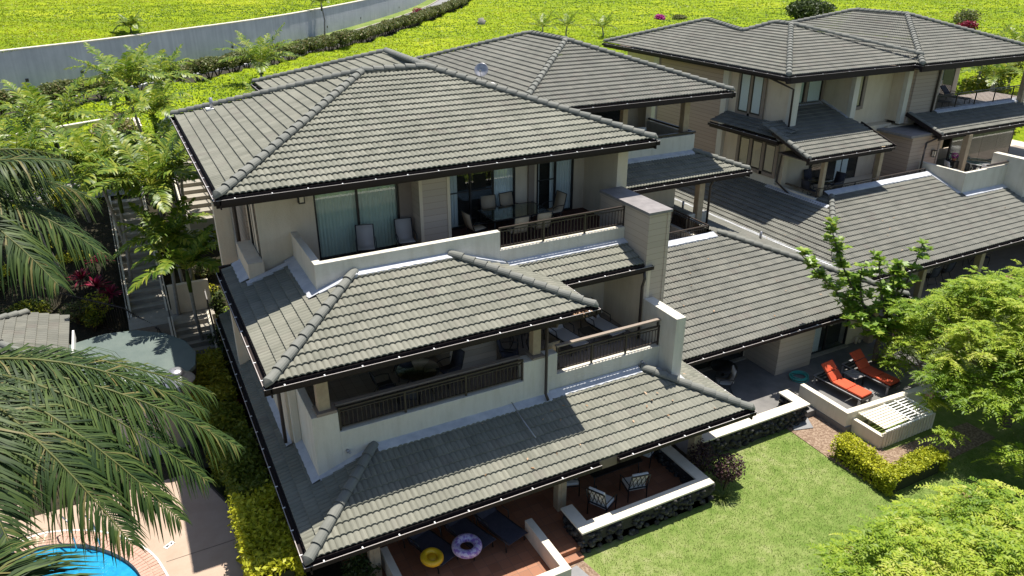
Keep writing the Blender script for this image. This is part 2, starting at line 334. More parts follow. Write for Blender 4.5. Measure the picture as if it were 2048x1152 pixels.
# ------------------------------------------------------------------ roof builder
EX = .30; PW = .15
def interp(pl, u):
    # piecewise linear list of (u, d); repeated u = jump
    us = np.array([p[0] for p in pl], float); ds = np.array([p[1] for p in pl], float)
    us = us + np.arange(len(us)) * 1e-5
    return np.interp(u, us, ds)
def roof_face(org, ud, vd, z0, k, u0, u1, dhi, dlo=None, step=.030, parent=None, m=None, name='tiles'):
    """tiles on a slope: org plan point, ud along the eave, vd uphill, k rise; dhi/dlo plan distance uphill by u"""
    org = np.array(org, float); ud = np.array(ud, float); vd = np.array(vd, float)
    ns = max(2, int(round((u1 - u0) / step)) + 1); us = np.linspace(u0, u1, ns)
    hi = interp(dhi, us); lo = interp(dlo, us) if dlo else np.zeros(ns)
    lo = np.maximum(lo, .10); prof = .042 * np.abs(np.sin(np.pi * us / PW)) ** .65
    nc = int(math.ceil(hi.max() / EX)); V = []; F = []; UV = []
    base = 0
    for i in range(nc):
        d0 = i * EX + .10; d1 = d0 + EX + .03
        a = np.clip(d0, lo, hi); b = np.clip(min(d1, 99), lo, hi)
        jit = 0.004 * np.repeat(NR.uniform(-1, 1, ns // 10 + 2), 10)[:ns]
        def P(d, h): return np.column_stack([org[0] + us * ud[0] + d * vd[0], org[1] + us * ud[1] + d * vd[1], z0 + k * d + h])
        on = (d0 >= lo - 1e-6)
        lift = .047 * (1 - np.clip((a - d0) / EX, 0, 1)); lift2 = .047 * (1 - np.clip((b - d0) / EX, 0, 1.1))
        inn = np.minimum(a + .09, b)
        rows = [P(inn, prof * .8 + lift - .030 - .012), P(a, prof * .8 + lift - .025 + jit), P(a, prof + lift + jit), P(b, prof + lift2)]
        V += rows; n = ns
        idx = np.arange(n - 1)
        ok = (b[:-1] - a[:-1] > 1e-3) | (b[1:] - a[1:] > 1e-3); idx = idx[ok]
        tu = us / .30
        for r in range(3):
            q = np.column_stack([base + r * n + idx, base + r * n + idx + 1, base + (r + 1) * n + idx + 1, base + (r + 1) * n + idx]); F.append(q)
            va = np.full(len(idx), i + .02 if r < 2 else i + .02); vb = np.full(len(idx), i + (.05 if r < 2 else .97)) - 0
            off = (i % 2) * .5 * 0
            tc = np.floor((us[idx] + us[idx + 1]) / 2 / .30)      # keep a quad inside one tile cell
            ua = np.clip(tu[idx], tc + .01, tc + .99); ub = np.clip(tu[idx + 1], tc + .01, tc + .99)
            UV.append(np.stack([np.column_stack([ua, va]), np.column_stack([ub, va]), np.column_stack([ub, vb]), np.column_stack([ua, vb])], 1))
        base += 4 * n
    V = np.concatenate(V); F = np.concatenate(F); UV = np.concatenate(UV).reshape(-1, 2) + np.array([abs(org[0]) * 7 // 1, abs(org[1]) * 5 // 1])
    # orientation: make normals point up
    if ud[0] * vd[1] - ud[1] * vd[0] < 0: F = F[:, ::-1]; UV = UV.reshape(-1, 4, 2)[:, ::-1].reshape(-1, 2)
    return V, F, UV
def roof(name, faces, m, parent):
    Vs = []; Fs = []; Us = []; b = 0
    for f in faces:
        V, F, U = roof_face(*f[0], **(f[1] if len(f) > 1 else {})); Vs.append(V); Fs.append(F + b); Us.append(U); b += len(V)
    o = mesh_np(name, np.concatenate(Vs), np.concatenate(Fs), m, parent, np.concatenate(Us), True)
    md = o.modifiers.new('e', 'EDGE_SPLIT'); md.split_angle = math.radians(50)
    return o
def caps(mb, p, q, r=.125, sp=.37):
    p = Vector(p); q = Vector(q); L = (q - p).length; d = (q - p) / L; n = max(1, int(round(L / sp))); s = L / n
    side = d.cross(Vector((0, 0, 1))).normalized(); up = side.cross(d).normalized()
    for i in range(n):
        a = p + d * (i * s - .02); b = p + d * ((i + 1) * s + .04); v = []
        for c, rr, lf in ((a, r * 1.06, .030), (b, r * .93, -.005)):
            for j in range(9):
                t = math.pi * j / 8 * 1.1 - math.pi * .05; v.append(c + side * math.cos(t) * rr + up * (math.sin(t) * rr * .9 + lf - .02))
        f = [(j, j + 1, 9 + j + 1, 9 + j) for j in range(8)]
        m_ = len(v); v += [a + side * math.cos(math.pi * j / 8 * 1.1 - math.pi * .05) * r * .90 + up * (math.sin(math.pi * j / 8 * 1.1 - math.pi * .05) * r * .76 + .01) for j in range(9)]
        f += [(j + 1, j, m_ + j, m_ + j + 1) for j in range(8)]
        mb.add(v, f, False)
        if i == 0:
            e = a - d * .10 - up * .02; v2 = v[:9] + [e + (x - a) * .45 for x in v[:9]] + [a - d * .13 - up * .05]
            mb.add(v2, [(j + 1, j, 9 + j, 10 + j) for j in range(8)] + [(10 + j, 9 + j, 18) for j in range(8)], True)
def gutter(mb, p, q, out, z, brk=.9, h=.13, w=.13, off=0.45):
    """open eaves gutter; p,q plan end points of the outer lip, out = outward unit"""
    p = Vector((*p, 0)); q = Vector((*q, 0)); o = Vector((*out, 0)); d = (q - p).normalized(); L = (q - p).length
    def strip(a0, a1, z0, z1):
        v = [p - o * a0, q - o * a0, q - o * a1, p - o * a1]
        lo = [(*x.xy, z0) for x in v]; hi = [(*x.xy, z1) for x in v]
        mb.add(lo + hi, [(0, 3, 2, 1), (4, 5, 6, 7), (0, 1, 5, 4), (1, 2, 6, 5), (2, 3, 7, 6), (3, 0, 4, 7)])
    mb.cur = 0
    strip(0, .012, z - h, z - .008); strip(.012, w, z - h, z - h + .012); strip(w, w + .035, z - .24, z + .035)
    mb.cur = 1; strip(-.004, .014, z - .008, z)
    mb.cur = 2; n = int((L - off) / brk) + 1
    for i in range(n):
        c = p + d * (off + i * brk); mb.add(*(lambda a: ([(*(c - o * e + d * s).xy, zz) for zz in (z - .004, z + .010) for e, s in ((-.008, -.015), (-.008, .015), (.06, .015), (.06, -.015))], [(0, 1, 2, 3), (7, 6, 5, 4), (0, 4, 5, 1), (1, 5, 6, 2), (2, 6, 7, 3), (3, 7, 4, 0)]))(0))
    # end caps
    mb.cur = 0
    for e, s in ((p, 1), (q, -1)):
        a = e + d * .004 * s; v = [a, a + d * .01 * s, a - o * w + d * .01 * s, a - o * w]
        lo = [(*x.xy, z - h) for x in v]; hi = [(*x.xy, z - .01) for x in v]
        mb.add(lo + hi, [(0, 3, 2, 1), (4, 5, 6, 7), (0, 1, 5, 4), (1, 2, 6, 5), (2, 3, 7, 6), (3, 0, 4, 7)])
GM = lambda: [M['gutter'], M['lip'], M['bracket']]
def gutters(L, parent, name='gutter'):
    for a in L:
        b = MB(); gutter(b, *a); o = b.build(name, GM(), parent)
    return o
def capset(L, parent, name='ridge_tiles', r=.125):
    for p, q in L:
        b = MB(); caps(b, p, q, r); o = b.build(name, M['cap'], parent)
    return o
def flashing(L, parent):
    """strips lying on the tiles: (p0, p1, p2, p3) corners in 3D, ragged lower edge p3-p2"""
    for a0, a1, dn in L:
        b = MB(); a0 = Vector(a0); a1 = Vector(a1); dn = Vector(dn); n = max(2, int((a1 - a0).length / .15)); top = []; bot = []; tb = []
        for i in range(n + 1):
            t = i / n; p = a0.lerp(a1, t); top.append(p + Vector((0, 0, .10))); e = dn * (1 + (.05 if i % 2 else -.04) + R_.uniform(-.04, .04)); bot.append(p + e + Vector((0, 0, .095))); tb.append(p + dn * 1.0 + Vector((0, 0, .02)))
        b.add(top + bot + tb, [(i, i + 1, n + 2 + i, n + 1 + i) for i in range(n)] + [(n + 1 + i, n + 2 + i, 2 * n + 3 + i, 2 * n + 2 + i) for i in range(n)])
        o = b.build('flashing', M['flash'], parent)
    return o
def railing(p, q, z0, z1, parent=None, post=1.5, pick=.115, name='railing', cap=.045, m='rail'):
    b = MB(); p = Vector(p); q = Vector(q); L = (q - p).length; d = (q - p) / L
    def at(s, z): c = p + d * s; return (c.x, c.y, z)
    b.bar(at(-.02, z1), at(L + .02, z1), .06, cap); b.bar(at(0, z0 + .07), at(L, z0 + .07), .035, .03); b.bar(at(0, z1 - .10), at(L, z1 - .10), .03, .025)
    n = max(1, round(L / post))
    for i in range(n + 1): b.bar(at(L * i / n, z0 - .03), at(L * i / n, z1 - .01), .05)
    m_ = int(L / pick)
    for i in range(1, m_): b.bar(at(L * i / m_, z0 + .07), at(L * i / m_, z1 - .10), .016)
    return b.build(name, M[m], parent)
def window(parent, x0, x1, y, z0, z1, panes=2, face=(0, -1), depth=.06, fw=.055, curtain='curtain', name='sliding_door', fm='frame', gap=None, cfrac=None, mid=False, shallow=False):
    """opening in a wall: frame with glass and curtain behind. x0..x1 along the wall; face (0,-1): wall at Y=y; face (-1,0): wall at X=y, x0..x1 run along Y"""
    fx, fy = face; b = MB()
    def bx(mb, a0, a1, n0, n1, zz0, zz1):      # n = inward depth from the wall face
        if fy: mb.box(a0, a1, *sorted((y - fy * n0 * 1.0 * 1 if False else y - fy * n0, y - fy * n1)), zz0, zz1)
        else: mb.box(*sorted((y - fx * n0, y - fx * n1)), a0, a1, zz0, zz1)
    bx(b, x0, x1, -.02, depth, z1 - fw, z1); bx(b, x0, x1, -.02, depth, z0, z0 + fw); bx(b, x0, x0 + fw, -.02, depth, z0 + fw, z1 - fw); bx(b, x1 - fw, x1, -.02, depth, z0 + fw, z1 - fw)
    w = (x1 - x0) / panes
    for i in range(1, panes): bx(b, x0 + w * i - fw * .6, x0 + w * i + fw * .6, -.01, depth, z0 + fw, z1 - fw)
    if mid:
        for i in range(panes):
            if mid is True or i in mid: bx(b, x0 + w * i + fw * .6, x0 + w * (i + 1) - fw * .6, 0, depth * .7, z0 + (z1 - z0) * .48, z0 + (z1 - z0) * .48 + .03)
    fr = b.build(name, M[fm], parent)
    g = MB(); bx(g, x0 + .02, x1 - .02, *((-.014, -.009) if shallow else (.03, .036)), z0 + .02, z1 - .02); g.build('glass_pane', M['glass'], fr)
    if curtain:
        c = MB(); n = max(8, int((x1 - x0) / .025)); v = []; rngs = cfrac or [(0, 1)]
        for a, e in rngs:
            v = []; s0 = x0 + (x1 - x0) * a; s1 = x0 + (x1 - x0) * e; n = max(8, int((s1 - s0) / .02))
            for i in range(n + 1):
                s = s0 + (s1 - s0) * i / n; dd = (.0 + .004 * math.sin(s * 62)) if shallow else .12 + .022 * math.sin(s * 62) + .008 * math.sin(s * 23)
                for zz in (z0 + .03, z1 - .03): v.append((s, y - fy * dd, zz) if fy else (y - fx * dd, s, zz))
            c.add(v, [(2 * i, 2 * i + 2, 2 * i + 3, 2 * i + 1) for i in range(n)], True)
        c.build('curtain', M[curtain], fr)
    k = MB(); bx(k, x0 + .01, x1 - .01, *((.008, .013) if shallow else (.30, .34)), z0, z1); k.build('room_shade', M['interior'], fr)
    return fr
def pipe(pts, parent, r=.045, name='downpipe'):
    b = MB(); b.tube(pts, r, 8); return b.build(name, M['pipe'], parent)

# =================================================================== FRONT BUILDING
K = .34
U1 = empty('condominium_building', (8, 22, 0))
tag(U1, 'nearest three storey cream stucco condominium with stacked grey tile roofs beside the pool deck', 'building', 'condominium buildings')
def P0(o): o.parent = None; return o
def par(o, root):
    o.parent = root; o.location = Vector(o.location) - Vector(root.location); return o
class Bld:
    """collects parts in world coordinates and hangs them on the building root"""
    def __init__(s, root): s.root = root; s.off = Vector(root.location)
    def fix(s):
        for o in list(s.root.children):
            if not o.get('_f'): o.location = Vector(o.location) - s.off; o['_f'] = 1
    def done(s):
        s.fix()
        for o in s.root.children:
            if '_f' in o: del o['_f']
B = Bld(U1); r = U1
# solid bodies
boxes('wall', [(2.9, 14.3, 22.02, 29.2, 5.9, 9.2), (2.86, 4.49, 20.95, 22.1, 5.9, 9.24), (7.05, 7.45, 20.98, 22.1, 6.4, 9.24), (8.4, 8.9, 21.6, 22.1, 6.4, 9.24), (4.49, 7.05, 20.98, 21.3, 9.0, 9.24),
   (8.9, 14.1, 21.6, 22.0, 9.0, 9.24), (11.37, 11.84, 21.6, 22.1, 6.4, 9.0), (12.06, 12.2, 21.6, 22.1, 6.4, 9.0), (13.66, 14.1, 21.6, 22.1, 6.4, 9.0), (14.1, 14.5, 19.62, 22.3, 5.0, 9.24),
   (2.86, 3.0, 21.0, 21.15, 5.9, 9.24), (2.86, 3.0, 22.5, 29.2, 5.9, 9.24), (2.86, 3.0, 21.15, 22.5, 5.9, 6.75)], M['stucco'], r)
boxes('parapet', [(3.73, 9.1, 18.2, 18.4, 6.15, 7.53), (3.73, 3.93, 18.4, 20.95, 6.15, 7.53), (9.1, 13.5, 18.2, 18.4, 6.15, 6.95)], M['stucco_w'], r, .012)
boxes('siding_wall', [(7.45, 8.4, 20.22, 21.7, 6.5, 9.24)], M['siding'], r)
boxes('corner_board', [(7.43, 7.53, 20.19, 20.22, 6.5, 9.2), (8.32, 8.42, 20.19, 20.22, 6.5, 9.2)], M['stucco'], r)
boxes('door_trim', [(11.84, 12.06, 21.5, 21.62, 6.5, 9.2), (7.05, 7.45, 20.90, 20.98, 6.5, 9.2)], M['trim'], r)
boxes('ledge_box', [(2.42, 2.86, 20.75, 22.75, 5.9, 6.85)], M['stucco'], r, .01)
boxes('side_pilaster', [(1.98, 2.45, 23.2, 23.5, 1.5, 9.22)], M['stucco'], r, .01)
boxes('siding_side_wall', [(2.80, 2.86, 22.85, 29.2, 2.0, 9.22)], M['siding_g'], r)
pipe([(2.55, 23.05, 9.2), (2.55, 23.05, 6.2)], r, .06)
boxes('lanai_floor', [(3.8, 14.1, 18.3, 21.62, 6.42, 6.5)], M['deck_red'], r)
window(r, 4.49, 7.05, 20.98, 6.5, 9.0, 2, curtain='curtain_g')
window(r, 8.9, 11.37, 21.6, 6.5, 9.0, 3, cfrac=[(0, .16), (.66, 1)], mid=[0, 1])
window(r, 12.2, 13.66, 21.6, 6.5, 9.0, 2, cfrac=[(0, .12), (.40, 1)], mid=[0])
window(r, 21.2, 22.45, 2.86, 6.8, 8.95, 2, face=(-1, 0), curtain=None, name='side_window')
boxes('pier', [(13.5, 14.26, 17.0, 19.6, 2.4, 7.70)], M['siding'], r)
boxes('pier_coping', [(13.44, 14.32, 16.94, 19.62, 7.70, 7.78)], M['coping'], r)
boxes('pier_board', [(13.48, 13.58, 16.975, 17.0, 2.4, 7.7), (14.17, 14.28, 16.975, 17.0, 2.4, 7.7), (13.475, 13.5, 16.98, 17.09, 2.4, 7.7)], M['siding'], r)
railing((9.12, 18.28, 0), (13.5, 18.28, 0), 6.97, 7.60, r, 1.46)
# wall lantern
def lantern(root, x, y, z, face=(0, -1)):
    e = MB(); fx, fy = face; c = (x + fx * .09, y + fy * .09); w = .075
    for sx in (-w, w):
        for sy in (-w, w): e.box(c[0] + sx - .012, c[0] + sx + .012, c[1] + sy - .012, c[1] + sy + .012, z - .16, z + .16)
    e.box(c[0] - .1, c[0] + .1, c[1] - .1, c[1] + .1, z + .15, z + .18); e.box(c[0] - .09, c[0] + .09, c[1] - .09, c[1] + .09, z - .18, z - .155)
    o = e.build('wall_lantern', M['metal_d'], root); g = MB(); g.box(c[0] - .062, c[0] + .062, c[1] - .062, c[1] + .062, z - .15, z + .14); g.build('lamp_glass', M['lamp_lit'], o)
lantern(r, 4.13, 20.95, 8.55)

# top roof
ML = M['tile']
TZ = 9.36
top = roof('tiled_roof', [
 [((1.7, 18.9), (1, 0), (0, 1), TZ, K, 0, 13.4, [(0, 0), (5.6, 5.6), (7.8, 5.6), (13.4, 0)])],
 [((1.7, 18.9), (0, 1), (1, 0), TZ, K, 0, 11.2, [(0, 0), (5.6, 5.6), (11.2, 0)])],
 [((15.1, 18.9), (0, 1), (-1, 0), TZ, K, 0, 17.2, [(0, 0), (5.0, 5.0), (12.4, 4.8), (17.2, 0)])],
 [((5.6, 28.0), (0, 1), (1, 0), TZ, K, 0, 8.1, [(0, 4.8), (3.3, 4.8), (8.1, 0)])]], M['tile'], r)
capset([((1.78, 18.98, TZ + .12), (7.3, 24.5, TZ + 5.6 * K + .08)), ((15.0, 19.0, TZ + .12), (9.5, 24.5, TZ + 5.6 * K + .08)), ((7.3, 24.5, TZ + 5.6 * K + .08), (9.5, 24.5, TZ + 5.6 * K + .08)),
 ((1.78, 30.0, TZ + .12), (7.3, 24.5, TZ + 5.6 * K + .08)), ((5.7, 36.0, TZ + .12), (10.4, 31.3, TZ + 4.8 * K + .06)), ((10.4, 31.3, TZ + 4.8 * K + .06), (9.9, 24.7, TZ + 5.2 * K + .06))], top)
gutters([((1.7, 18.85), (15.1, 18.85), (0, -1), TZ), ((1.65, 18.85), (1.65, 30.1), (-1, 0), TZ), ((15.15, 18.85), (15.15, 24.6), (1, 0), TZ), ((5.55, 30.2), (5.55, 36.1), (-1, 0), TZ)], top)
boxes('soffit', [(1.84, 14.95, 19.05, 30.0, 9.20, 9.235), (5.7, 14.95, 30.0, 35.8, 9.20, 9.235)], M['soffit'], top)
b = MB(); b.box(5.9, 14.3, 29.2, 35.5, 3, 9.2); b.build('rear_wall', M['stucco'], r)
b = MB()   # closing slopes at the rear
z1 = TZ + 5.6 * K - .06; zz = TZ - .06
b.add([(1.7, 30.1, zz), (7.3, 24.5, z1), (9.5, 24.5, z1), (10.3, 31.3, zz + 4.8 * K), (5.6, 36.1, zz), (15.1, 36.1, zz), (15.1, 30, zz)], [(0, 1, 2, 6), (4, 3, 5)]); b.build('rear_slope', M['cap'], top)
# vent pipe on left slope
b = MB(); b.cur = 0; b.box(2.75, 3.15, 28.2, 28.55, TZ + .45, TZ + .50); b.cur = 1; b.tube([(2.95, 28.37, TZ + .45), (2.95, 28.37, TZ + .85)], .06, 10); b.build('roof_vent', [M['white'], M['galv']], top)

# middle roof
MZ = 6.05
mid = roof('tiled_roof', [
 [((1.75, 15.17), (1, 0), (0, 1), MZ, K, 0, 8.8, [(0, 0), (3.03, 3.03), (5.77, 3.03), (8.8, 0)])],
 [((1.75, 15.17), (0, 1), (1, 0), MZ, K, 0, 7.4, [(0, 0), (3.03, 3.03), (3.03, 1.98), (5.6, 1.98), (5.6, .67), (7.4, .67)])],
 [((10.55, 15.17), (0, 1), (-1, 0), MZ, K, 0, 3.03, [(0, 0), (3.03, 3.03)], [(0, 0), (1.78, 0), (3.03, 1.25)])],
 [((9.3, 16.95), (1, 0), (0, 1), MZ, K, 0, 4.3, [(0, 1.25), (4.3, 1.25)], [(0, 1.25), (1.25, 0), (4.3, 0)])]], M['tile'], r)
capset([((1.83, 15.25, MZ + .12), (4.75, 18.17, MZ + 3 * K + .1)), ((10.45, 15.25, MZ + .12), (7.52, 18.17, MZ + 3 * K + .1))], mid)
gutters([((1.7, 15.12), (10.6, 15.12), (0, -1), MZ), ((1.7, 15.12), (1.7, 22.57), (-1, 0), MZ), ((10.6, 15.12), (10.6, 16.9), (1, 0), MZ), ((10.6, 16.9), (13.75, 16.9), (0, -1), MZ)], mid)
boxes('soffit', [(1.85, 10.45, 15.3, 22.5, 5.88, 5.92), (10.45, 13.6, 17.05, 19.6, 5.88, 5.92)], M['soffit'], mid)
flashing([((4.8, 18.2, MZ + 3.03 * K), (7.5, 18.2, MZ + 3.03 * K), (0, -.20, -.20 * K)), ((3.73, 18.2, MZ + 2.0 * K), (4.78, 18.2, MZ + 3.0 * K), (0, -.24, 0)), ((9.3, 18.2, MZ + 1.25 * K), (13.5, 18.2, MZ + 1.25 * K), (0, -.2, -.2 * K)),
  ((3.73, 18.0, MZ + 1.98 * K), (3.73, 20.9, MZ + 1.98 * K), (-.28, 0, -.28 * K)), ((2.42, 20.9, MZ + .67 * K), (2.42, 22.5, MZ + .67 * K), (-.26, 0, -.26 * K)), ((2.3, 20.74, MZ + .60 * K), (3.7, 20.74, MZ + 1.95 * K), (0, -.22, 0)), ((7.6, 18.2, MZ + 3.0 * K), (9.2, 18.2, MZ + 1.4 * K), (0, -.2, 0))], mid)
b = MB(); b.box(1.8, 2.45, 22.52, 22.62, MZ - .14, MZ + .18); b.build('verge_board', M['gutter'], mid)

# middle storey
boxes('wall', [(2.5, 14.0, 19.35, 29.2, 1.5, 6.0), (2.5, 2.7, 17.9, 19.5, 1.5, 5.9), (2.7, 4.4, 19.05, 19.4, 3.4, 5.9), (6.3, 7.2, 19.05, 19.4, 3.4, 5.9), (8.7, 13.5, 19.1, 19.4, 3.4, 5.9), (13.47, 13.7, 16.99, 19.4, 2.45, 5.95)], M['stucco'], r)
boxes('parapet', [(2.76, 3.42, 15.92, 16.3, 2.2, 4.48), (3.42, 8.67, 15.92, 16.12, 2.2, 3.88), (8.67, 9.5, 15.92, 16.3, 2.2, 4.48), (9.5, 13.5, 16.02, 16.22, 2.2, 3.74), (9.5, 9.8, 16.0, 16.3, 3.74, 4.46), (2.76, 2.96, 16.3, 17.7, 2.2, 4.48), (2.56, 2.76, 17.7, 17.9, 2.2, 5.9)], M['stucco_w'], r, .012)
boxes('siding_wall', [(7.2, 8.7, 17.7, 19.4, 3.5, 5.9)], M['siding'], r)
window(r, 4.4, 6.3, 19.08, 3.55, 5.75, 2, curtain='curtain_g')

boxes('lanai_floor', [(2.9, 13.5, 16.05, 19.4, 3.45, 3.55)], M['deck_tile'], r)
boxes('post', [(2.98, 3.28, 16.02, 16.3, 4.55, 5.9), (9.02, 9.27, 16.03, 16.28, 4.55, 5.9)], M['wood'], r, .02)
boxes('post_base', [(2.90, 3.52 - .12, 15.90, 16.36, 4.48, 4.56), (8.94, 9.34, 15.90, 16.34, 4.48, 4.54)], M['trim'], r)
railing((3.46, 16.0, 0), (8.66, 16.0, 0), 3.90, 4.52, r, 1.73)
boxes('handrail', [(3.42, 8.67, 16.14, 16.28, 4.50, 4.55)], M['trim'], r)
railing((9.82, 16.1, 0), (13.48, 16.1, 0), 3.78, 4.40, r, 1.22)
boxes('handrail', [(9.80, 13.5, 16.05, 16.17, 4.60, 4.65)], M['trim'], r)
boxes('rail_post', [(9.82, 9.87, 16.08, 16.13, 4.38, 4.6), (13.4, 13.45, 16.08, 16.13, 4.38, 4.6)], M['rail'], r)
boxes('end_pier', [(13.5, 13.86, 15.35, 16.98, 2.2, 4.95)], M['stucco_w'], r, .012)
pipe([(9.32, 15.24, 5.95), (9.32, 15.3, 5.75), (9.32, 15.8, 5.5), (9.32, 15.8, 3.35), (9.32, 15.65, 3.2)], r, .045)
pipe([(13.45, 17.0, 5.95), (13.38, 16.85, 5.7), (13.38, 16.95, 5.4), (13.38, 16.95, 3.6)], r, .045)
pipe([(2.35, 17.9, 5.95), (2.35, 17.9, 2.65)], r, .05)
b = MB(); 
for x, y in ((3.05, 15.905), (12.95, 16.005)): b.lathe([(.045, 0), (.06, .0), (.06, .02), (.03, .02), (.03, 0)], 12, (0, 0, 0)); 
b = MB(); b.cur = 0
for x, y, z in ((4.15 - .6, 15.92, 3.28), (12.85, 16.02, 3.35)):
    b.tube([(x, y, z), (x, y - .08, z)], .045, 10); b.tube([(x + .02, y - .08, z), (x + .05, y - .12, z - .03)], .03, 8)
b.build('drain_spout', M['galv'], r)

# low roof
LZ = 2.32
low = roof('tiled_roof', [
 [((1.8, 13.46), (1, 0), (0, 1), LZ, K, 0, 13.4, [(0, 0), (2.46, 2.46), (10.94, 2.46), (13.4, 0)])],
 [((1.8, 13.46), (0, 1), (1, 0), LZ, K, 0, 14.0, [(0, 0), (2.46, 2.46), (2.46, .96), (4.3, .96), (4.3, .68), (14, .68)])],
 [((15.2, 13.46), (0, 1), (-1, 0), LZ, K, 0, 5.5, [(0, 0), (2.46, 2.46), (3.5, 2.0), (5.5, 1.0)])]], M['tile'], r)
capset([((1.88, 13.54, LZ + .12), (4.24, 15.90, LZ + 2.44 * K + .1)), ((15.12, 13.54, LZ + .12), (12.78, 15.88, LZ + 2.44 * K + .1))], low, r=.135)
gutters([((1.75, 13.41), (9.72, 13.41), (0, -1), LZ), ((10.3, 13.41), (15.25, 13.41), (0, -1), LZ), ((1.75, 13.41), (1.75, 27.4), (-1, 0), LZ), ((15.25, 13.41), (15.25, 16.5), (1, 0), LZ)], low)
boxes('soffit', [(1.9, 15.1, 13.62, 18.2, 2.14, 2.18), (1.9, 2.6, 18.2, 27, 2.14, 2.18)], M['soffit'], low)
boxes('fascia', [(9.72, 10.3, 13.55, 13.59, 2.06, 2.36)], M['soffit'], low)
flashing([((4.3, 15.92, LZ + 2.46 * K), (9.5, 15.92, LZ + 2.46 * K), (0, -.24, -.24 * K)), ((9.5, 16.0, LZ + 2.5 * K), (12.7, 16.0, LZ + 2.5 * K), (0, -.26, -.26 * K)), ((2.76, 15.92, LZ + .98 * K), (4.25, 15.92, LZ + 2.44 * K), (0, -.14, 0)),
 ((2.76, 15.8, LZ + .96 * K), (2.76, 17.7, LZ + .96 * K), (-.2, 0, -.2 * K)), ((2.50, 17.8, LZ + .68 * K), (2.50, 24.0, LZ + .68 * K), (-.16, 0, -.16 * K)), ((13.86, 15.4, LZ + 1.34 * K), (13.86, 17.0, LZ + 1.34 * K), (.16, 0, -.16 * K)), ((13.45, 15.35, LZ + 1.75 * K), (13.95, 15.35, LZ + 1.3 * K), (0, -.3, 0)), ((12.8, 15.98, LZ + 2.4 * K), (13.5, 15.98, LZ + 1.7 * K), (0, -.2, 0))], low)
boxes('wall', [(2.9, 14.0, 17.9, 27, -.2, 3.1)], M['stucco'], r)
window(r, 5.2, 7.4, 17.88, .3, 2.1, 2, curtain=None); window(r, 9.8, 12.2, 17.88, .3, 2.1, 2, curtain=None)
boxes('post', [(8.98, 9.26, 14.4, 14.68, .25, 2.15), (3.48, 3.76, 14.4, 14.68, .25, 2.15), (13.72, 14.0, 14.25, 14.53, .0, 2.15), (6.5, 6.75, 15.8, 16.05, .25, 2.15)], M['wood'], r, .02)
boxes('post_molding', [(9.08, 9.16, 14.385, 14.40, .3, 2.15), (3.58, 3.66, 14.385, 14.4, .3, 2.15)], M['wood'], r)
# plumbing line and debris on the roof slope
b = MB(); b.tube([(8.25, 15.85, 3.35), (8.28, 15.3, 3.03 + .1), (8.35, 14.62, 2.80 + .09)], .018, 6); b.build('conduit', M['galv'], low)
B.done()

# =================================================================== MIDDLE BUILDING
U2 = empty('condominium_building', (20, 26, 0))
tag(U2, 'middle cream condominium with a dish on its roof, orange loungers on its patio', 'building', 'condominium buildings')
B = Bld(U2); r = U2; T2 = M['tile2']
UZ = 9.36; k2 = .35
top = roof('tiled_roof', [
 [((12.9, 24.46), (1, 0), (0, 1), UZ, k2, 0, 10.5, [(0, 0), (5.25, 5.25), (10.5, 0)])],
 [((12.9, 24.46), (0, 1), (1, 0), UZ, k2, 0, 13.8, [(0, 0), (5.25, 5.25), (8.55, 5.25), (13.8, 0)])],
 [((23.4, 24.46), (0, 1), (-1, 0), UZ, k2, 0, 13.8, [(0, 0), (5.25, 5.25), (8.55, 5.25), (13.8, 0)])]], T2, r)
pk = UZ + 5.25 * k2 + .08
capset([((12.98, 24.54, UZ + .12), (18.15, 29.71, pk)), ((23.32, 24.54, UZ + .12), (18.15, 29.71, pk)), ((18.15, 29.71, pk), (18.15, 33.0, pk)), ((12.98, 38.2, UZ + .12), (18.15, 33.0, pk)), ((23.3, 38.2, UZ + .12), (18.15, 33.0, pk))], top)
gutters([((14.2, 24.41), (23.45, 24.41), (0, -1), UZ, 1.6, .2), ((12.85, 30), (12.85, 38.3), (-1, 0), UZ), ((23.45, 24.41), (23.45, 38.3), (1, 0), UZ)], top)
boxes('soffit', [(13.0, 23.3, 24.6, 38.1, 9.18, 9.22)], M['soffit'], top)
# valley metal between the two top roofs
b = MB(); b.box(14.75, 15.15, 25.0, 34.5, 9.5, 9.53); b.build('valley_metal', M['flash'], top)
boxes('wall', [(13.2, 22.3, 29.2, 37.5, 2.5, 9.2), (14.5, 15.3, 25.4, 29.3, 6, 9.2), (22.0, 22.3, 28.6, 29.4, 5.9, 9.2), (13.2, 22.5, 26.6, 37, 2.5, 6.0), (14.3, 14.6, 19.6, 27, 2.5, 6.0)], M['stucco'], r)
boxes('parapet', [(14.3, 22.3, 25.4, 25.6, 6.3, 7.5), (22.1, 22.3, 25.6, 29, 6.0, 7.5)], M['stucco_w'], r, .012)
boxes('handrail', [(14.3, 22.35, 25.42, 25.56, 7.54, 7.62), (22.15, 22.27, 25.6, 28.6, 7.56, 7.64)], M['rail'], r)
boxes('rail_post', [(x, x + .05, 25.46, 25.52, 7.5, 7.55) for x in (15, 17, 19, 20.5, 22.2)], M['rail'], r)
boxes('post', [(21.85, 22.15, 25.7, 26.0, 7.4, 9.2), (21.55, 21.85, 23.9, 24.2, 3.6, 6.0), (18.6, 18.85, 25.7, 25.95, 6.5, 9.2)], M['wood'], r, .02)
boxes('lanai_floor', [(14.5, 22.2, 25.5, 29.2, 6.42, 6.5), (14.5, 22.3, 22.2, 26.7, 3.45, 3.55)], M['deck_tile'], r)
window(r, 15.8, 21.2, 29.175, 6.5, 8.9, 4, curtain=None, name='sliding_door', shallow=True)
window(r, 15.0, 20.0, 26.575, 3.55, 5.75, 3, curtain=None, name='sliding_door', shallow=True)
